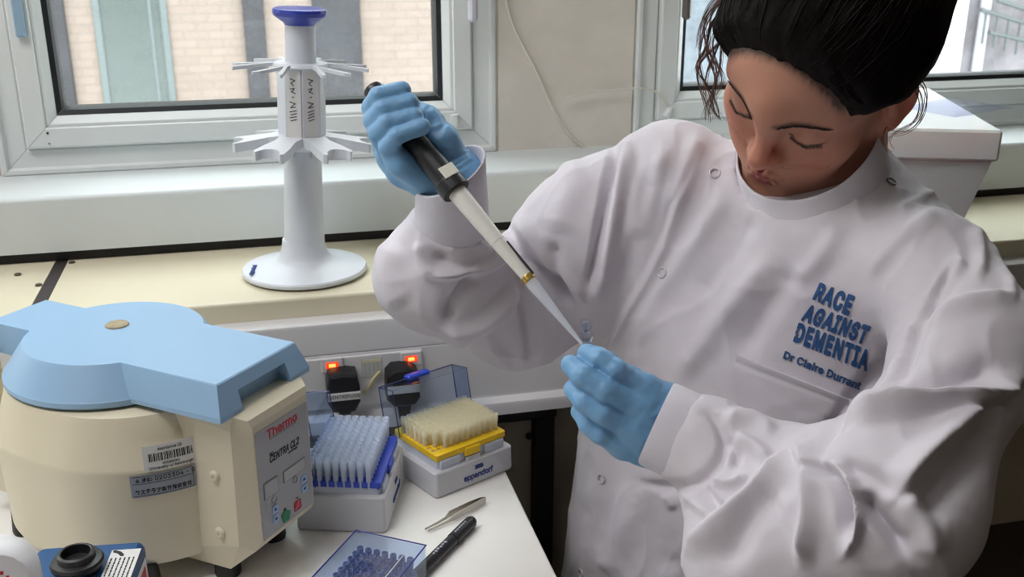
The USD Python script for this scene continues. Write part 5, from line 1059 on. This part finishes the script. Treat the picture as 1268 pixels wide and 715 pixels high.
def patch(corners, n=40, th=.0022, hem=True):
    g = np.stack(np.meshgrid(np.linspace(0, 1, n), np.linspace(0, 1, n), indexing='ij'), -1).reshape(-1, 2)
    p0_, _ = oncoat([(980, 460)]); pos, nor = farhit(quad(g, corners), (p0_[0] - C0) @ CF); ok = np.isfinite(pos).all(1); pos[~ok] = pos[ok].mean(0); nor[~ok] = nor[ok].mean(0)
    e = np.minimum(np.minimum(g[:, 0], 1 - g[:, 0]), np.minimum(g[:, 1], 1 - g[:, 1])) ; top = pos + nor * (th + (.0012 * np.exp(-((1 - g[:, 1] - .09) / .02) ** 2) * -1 if hem else 0) + .0014 * np.exp(-((1 - g[:, 1]) / .05) ** 2))[:, None] if hem else pos + nor * th
    bot = pos - nor * .003; f = []
    for i in range(n - 1):
        for j in range(n - 1):
            a, b = i * n + j, (i + 1) * n + j; f += [(a, b, b + 1), (a, b + 1, a + 1)]
    N = n * n; f2 = [(x + N, z + N, y + N) for x, y, z in f]; loop = [i * n for i in range(n)] + [(n - 1) * n + j for j in range(1, n)] + [i * n + n - 1 for i in range(n - 2, -1, -1)] + [j for j in range(n - 2, 0, -1)]
    sd = []
    for k in range(len(loop)): a, b = loop[k], loop[(k + 1) % len(loop)]; sd += [(a, b + N, b), (a, a + N, b + N)]
    m = trimesh.Trimesh(np.vstack([top, bot]), np.array(f + f2 + sd), process=False)
    if (np.cross(m.vertices[m.faces[0, 1]] - m.vertices[m.faces[0, 0]], m.vertices[m.faces[0, 2]] - m.vertices[m.faces[0, 0]]) @ nor[0]) < 0: m.invert()
    return m
pocket = patch([(884, 536), (1010, 572), (1064, 499), (914, 440)])
snaps = []
for u, v, r in ((885, 215, .0058), (820.5, 338, .0058), (745, 593, .0058), (720, 711, .0058)):
    p_, n_ = oncoat([(u, v)]); snaps.append(xf(trimesh.creation.torus(r * .82, r * .2, 24, 8), p_[0] + n_[0] * .0008, frame_to(n_[0])))
p_, n_ = oncoat([(1103, 226)]); snaps.append(xf(cat(trimesh.creation.torus(.0042, .0009, 24, 8)), p_[0] + n_[0] * .0012, frame_to(n_[0])))
seams = []
for line in ([(762, 178), (752, 215), (742, 270), (732, 330)], [(1120, 205), (1160, 230), (1200, 262), (1222, 296)], [(1186, 322), (1170, 345), (1150, 370), (1128, 400)]): pass
# ---- jeans, hem of a shirt, shoes
jeans = mat('jeans_blue', srgb(96, 120, 168), .85, var=.25, vscale=200)
J = Field((.2, .5, .03), (.86, 1.25, 1.0), .012)
J.add(loft([.80, .90, .98], [[.53, .885, 0]] * 3, [.185, .175, .165], [.13, .12, .115], l_, g_), .02)
for s in (-1, 1):
    for pr_ in chain([np.array([.53, .885, .82]) + s * .09 * l_, np.array([.53, .885, .45]) + s * .09 * l_ + .02 * g_, np.array([.53, .885, .08]) + s * .09 * l_], [.095, .072, .066]): J.add(pr_, .03)
jm = J.mesh(smooth=3)
shoes = []
for s in (-1, 1):
    S_ = Field((.2, .5, -.02), (.86, 1.25, .14), .006); c = np.array([.53, .885, 0]) + s * .09 * l_
    S_.add(cone(c + [0, 0, .05] - g_ * .03, c + [0, 0, .036] + g_ * .15, .045, .033), .02); S_.add(cone(c + [0, 0, .07], c + [0, 0, .11], .042, .044), .02)
    S_.add((lambda p: p[..., 2] - .0, np.array([0, 0, -.1]), np.array([1, 1.4, .0])), .004, 's'); shoes.append(S_.mesh(smooth=2))
# ------------------------------------------------------------------ the person's prims
pobj('body', bodym, skinm, color=btint)
hairm = mat('hair_dark', srgb(15, 10, 9), .65, spec=.10)
hw2 = pobj('hair', hairw, hairm, label='very dark brown hair drawn back from the face')
pobj('loose_strands', wisp, mat('hair_backlit_brown', srgb(92, 60, 50), .45, spec=.4), hw2, smooth=True, label='loose wavy strands', kind='stuff'); pobj('fine_hairs', baby, hairm, hw2, smooth=True, kind='stuff'); pobj('combed_strands', combed, mat('hair_sheen', srgb(26, 18, 16), .42, spec=.25), hw2, smooth=True, kind='stuff')  # loose strands coloured lighter brown to imitate backlight shining through them
for m_ in brows_: pobj('eyebrow', m_, mat('brow_dark', srgb(40, 26, 22), .7), smooth=True, label='dark eyebrow', kind='stuff')
for m_ in lashes_: pobj('eyelashes', m_, mat('lash_black', srgb(16, 12, 12), .6), smooth=True, kind='stuff')
lc = pobj('lab_coat', coat, coatm, label='white cotton lab coat with a stand collar')
pobj('collar', collar, coatm, lc, smooth=40)
knit = usdkit.material(stage, '/World/Looks/cuff_knit', {'tc': ('texture_coordinate', {}), 'n': ('noise_texture', {'scale': 700.0, 'detail': 2.0}), 'b': ('bump', {'strength': .3, 'distance': .001}), 'p': ('principled_bsdf', {'base_color': srgb(220, 216, 224), 'roughness': .9, 'specular_ior_level': .15, 'sheen_weight': .2})}, [('tc.object', 'n.vector'), ('n.fac', 'b.height'), ('b.normal', 'p.normal')], surface='p.BSDF')
pobj('cuff', cuffR, knit, lc, smooth=50); pobj('cuff', cuffL, knit, lc, smooth=50)
pobj('pocket', pocket, coatm, lc, smooth=40)
for s, m_ in letters: pobj('embroidery', m_, navy, lc, smooth=False, label='blue embroidered lettering')
for m_ in snaps[:-1]: pobj('snap', m_, mat('snap_pearl', srgb(206, 204, 206), .25, metal=.2), lc)
pobj('snap', snaps[-1], mat('snap_steel', srgb(120, 114, 108), .3, metal=.8), lc, label='dark metal ring snap')
nitrile = usdkit.material(stage, '/World/Looks/nitrile', {'tc': ('texture_coordinate', {}), 'n': ('noise_texture', {'scale': 160.0, 'detail': 4.0}), 'b': ('bump', {'strength': .25, 'distance': .001}), 'p': ('principled_bsdf', {'base_color': srgb(122, 170, 210), 'roughness': .42, 'specular_ior_level': .4, 'subsurface_weight': .1, 'subsurface_scale': .002})}, [('tc.object', 'n.vector'), ('n.fac', 'b.height'), ('b.normal', 'p.normal')], surface='p.BSDF')
pobj('glove', g1, nitrile, label='blue nitrile glove gripping the pipette'); pobj('glove', g2, nitrile, label='blue nitrile glove pinching the small tube')
pobj('trousers', jm, jeans)
for m_ in shoes: pobj('shoe', m_, darkM)
hem = oncoat([(693, 694)])[0][0]
if np.isfinite(hem).all():
    h_ = Field(hem - .05, hem + .05, .0025); h_.add(cone(P(689, 690, (hem - C0) @ CF + .012), P(690, 712, (hem - C0) @ CF + .012), .008, .009), .01); h_.add(cone(P(693, 684, (hem - C0) @ CF + .014), P(700, 735, (hem - C0) @ CF + .02), .007, .02), .01); pobj('shirt_hem', h_.mesh(smooth=2), mat('shirt_blue', srgb(150, 170, 214), .85), label='edge of a pale blue garment')
# ------------------------------------------------------------------ the pipette and the small tube
pt = thing('pipette', T0, 0, label='white and black hand pipette held at a slant in the upper glove', cat='pipette')
Rp = frame_to(pax, e1); L = plen
def plathe(prof, n=40): return xf(lathe([(r, s) for s, r in prof], n), (0, 0, 0), Rp)
handle = mat('pipette_black', srgb(32, 32, 35), .38); shaft = mat('pipette_white', srgb(226, 224, 216), .35); gold = mat('pipette_gold', srgb(190, 160, 90), .25, metal=.9)
a1 = .365 * L; a2 = .405 * L
obj('plunger_button', plathe([(-.010, 0), (-.010, .0085), (-.008, .0095), (-.003, .0095), (0, .006), (.012, .0045), (.012, 0)]), handle, pt)
obj('handle', plathe([(.010, 0), (.010, .011), (.016, .0125), (.06, .0115), (a1, .0118), (a1, 0)]), handle, pt)
obj('collar', plathe([(a1 - .002, 0), (a1 - .002, .0132), (a1, .0140), (a2 - .001, .0136), (a2, .0125), (a2, 0)]), handle, pt)
wl = sg.Polygon(rrect(.013, .012, .001))
k_ = xf(cbox((-.0075, -.006, 0), (.0075, .006, .0012), .0003), (0, 0, 0)); nn2 = (e2 * .8 - e1 * .45); nn2 /= np.linalg.norm(nn2)
Rl = np.stack([np.cross(pax, nn2), pax, nn2], 1)
obj('cream_window', xf(k_, pax * (a1 - .0045) + nn2 * .0128, Rl), mat('pipette_cream', srgb(232, 230, 214), .35), pt, label='cream volume window')
obj('upper_shaft', plathe([(a2 - .001, 0), (a2 - .001, .0088), (.505 * L, .0080), (.507 * L, .0077), (.509 * L, .0080), (.605 * L, .0068), (.605 * L, 0)]), shaft, pt)
obj('lower_shaft', plathe([(.600 * L, 0), (.600 * L, .0062), (.607 * L, .0066), (.742 * L, .0050), (.742 * L, 0)]), shaft, pt)
obj('ejector_bar', xf(cbox((-.0011, -.0007, 0), (.0011, .0007, .125 * L), .0003), pax * .622 * L - e1 * .0062 + e2 * .002, Rp), handle, pt, label='thin dark ejector bar')
obj('tip_ring', plathe([(.738 * L, 0), (.738 * L, .0056), (.741 * L, .0060), (.756 * L, .0060), (.759 * L, .0050), (.759 * L, 0)]), gold, pt, label='gold coloured ring')
obj('tip', plathe([(.758 * L, .0018), (.758 * L, .0052), (.772 * L, .0054), (.81 * L, .0047), (1.0 * L, .0012), (1.012 * L, .0008), (1.012 * L, .0004), (.81 * L, .0038), (.758 * L, .0018)], 28), tipmat('tip_white', srgb(236, 238, 244), .18), pt, label='translucent disposable tip')
tc_ = P(727, 424, .862)
tv = thing('sample_tube', tc_, 0, label='tiny clear sample tube with an open cap between the gloved fingertips', cat='sample tube')
clearm = glassy('clear_plastic', (.90, .92, .95), .9, .08, 1.5)
tx = frame_to(np.array([-.25, -.35, 1.0]))
obj('tube_body', xf(lathe([(0, -.022), (.0022, -.021), (.0042, -.012), (.0044, .006), (.0062, .0065), (.0062, .0085), (.0038, .0085), (.0036, -.012), (.0018, -.0195), (0, -.0202)], 24), (0, 0, 0), tx), clearm, tv)
obj('tube_cap', xf(cat(xf(lathe([(0, 0), (.0058, 0), (.0062, .0008), (.0062, .0022), (.0045, .0026), (.0044, .0055), (.0036, .0055), (.0036, .0026), (0, .0026)], 24), (0, 0, 0), rot((1, 0, 0), 75)), cbox((-.0015, -.001, -.008), (.0015, .0005, 0), .0003)), tx @ np.array([.001, .004, .0165]), tx), clearm, tv, label='clear open cap')
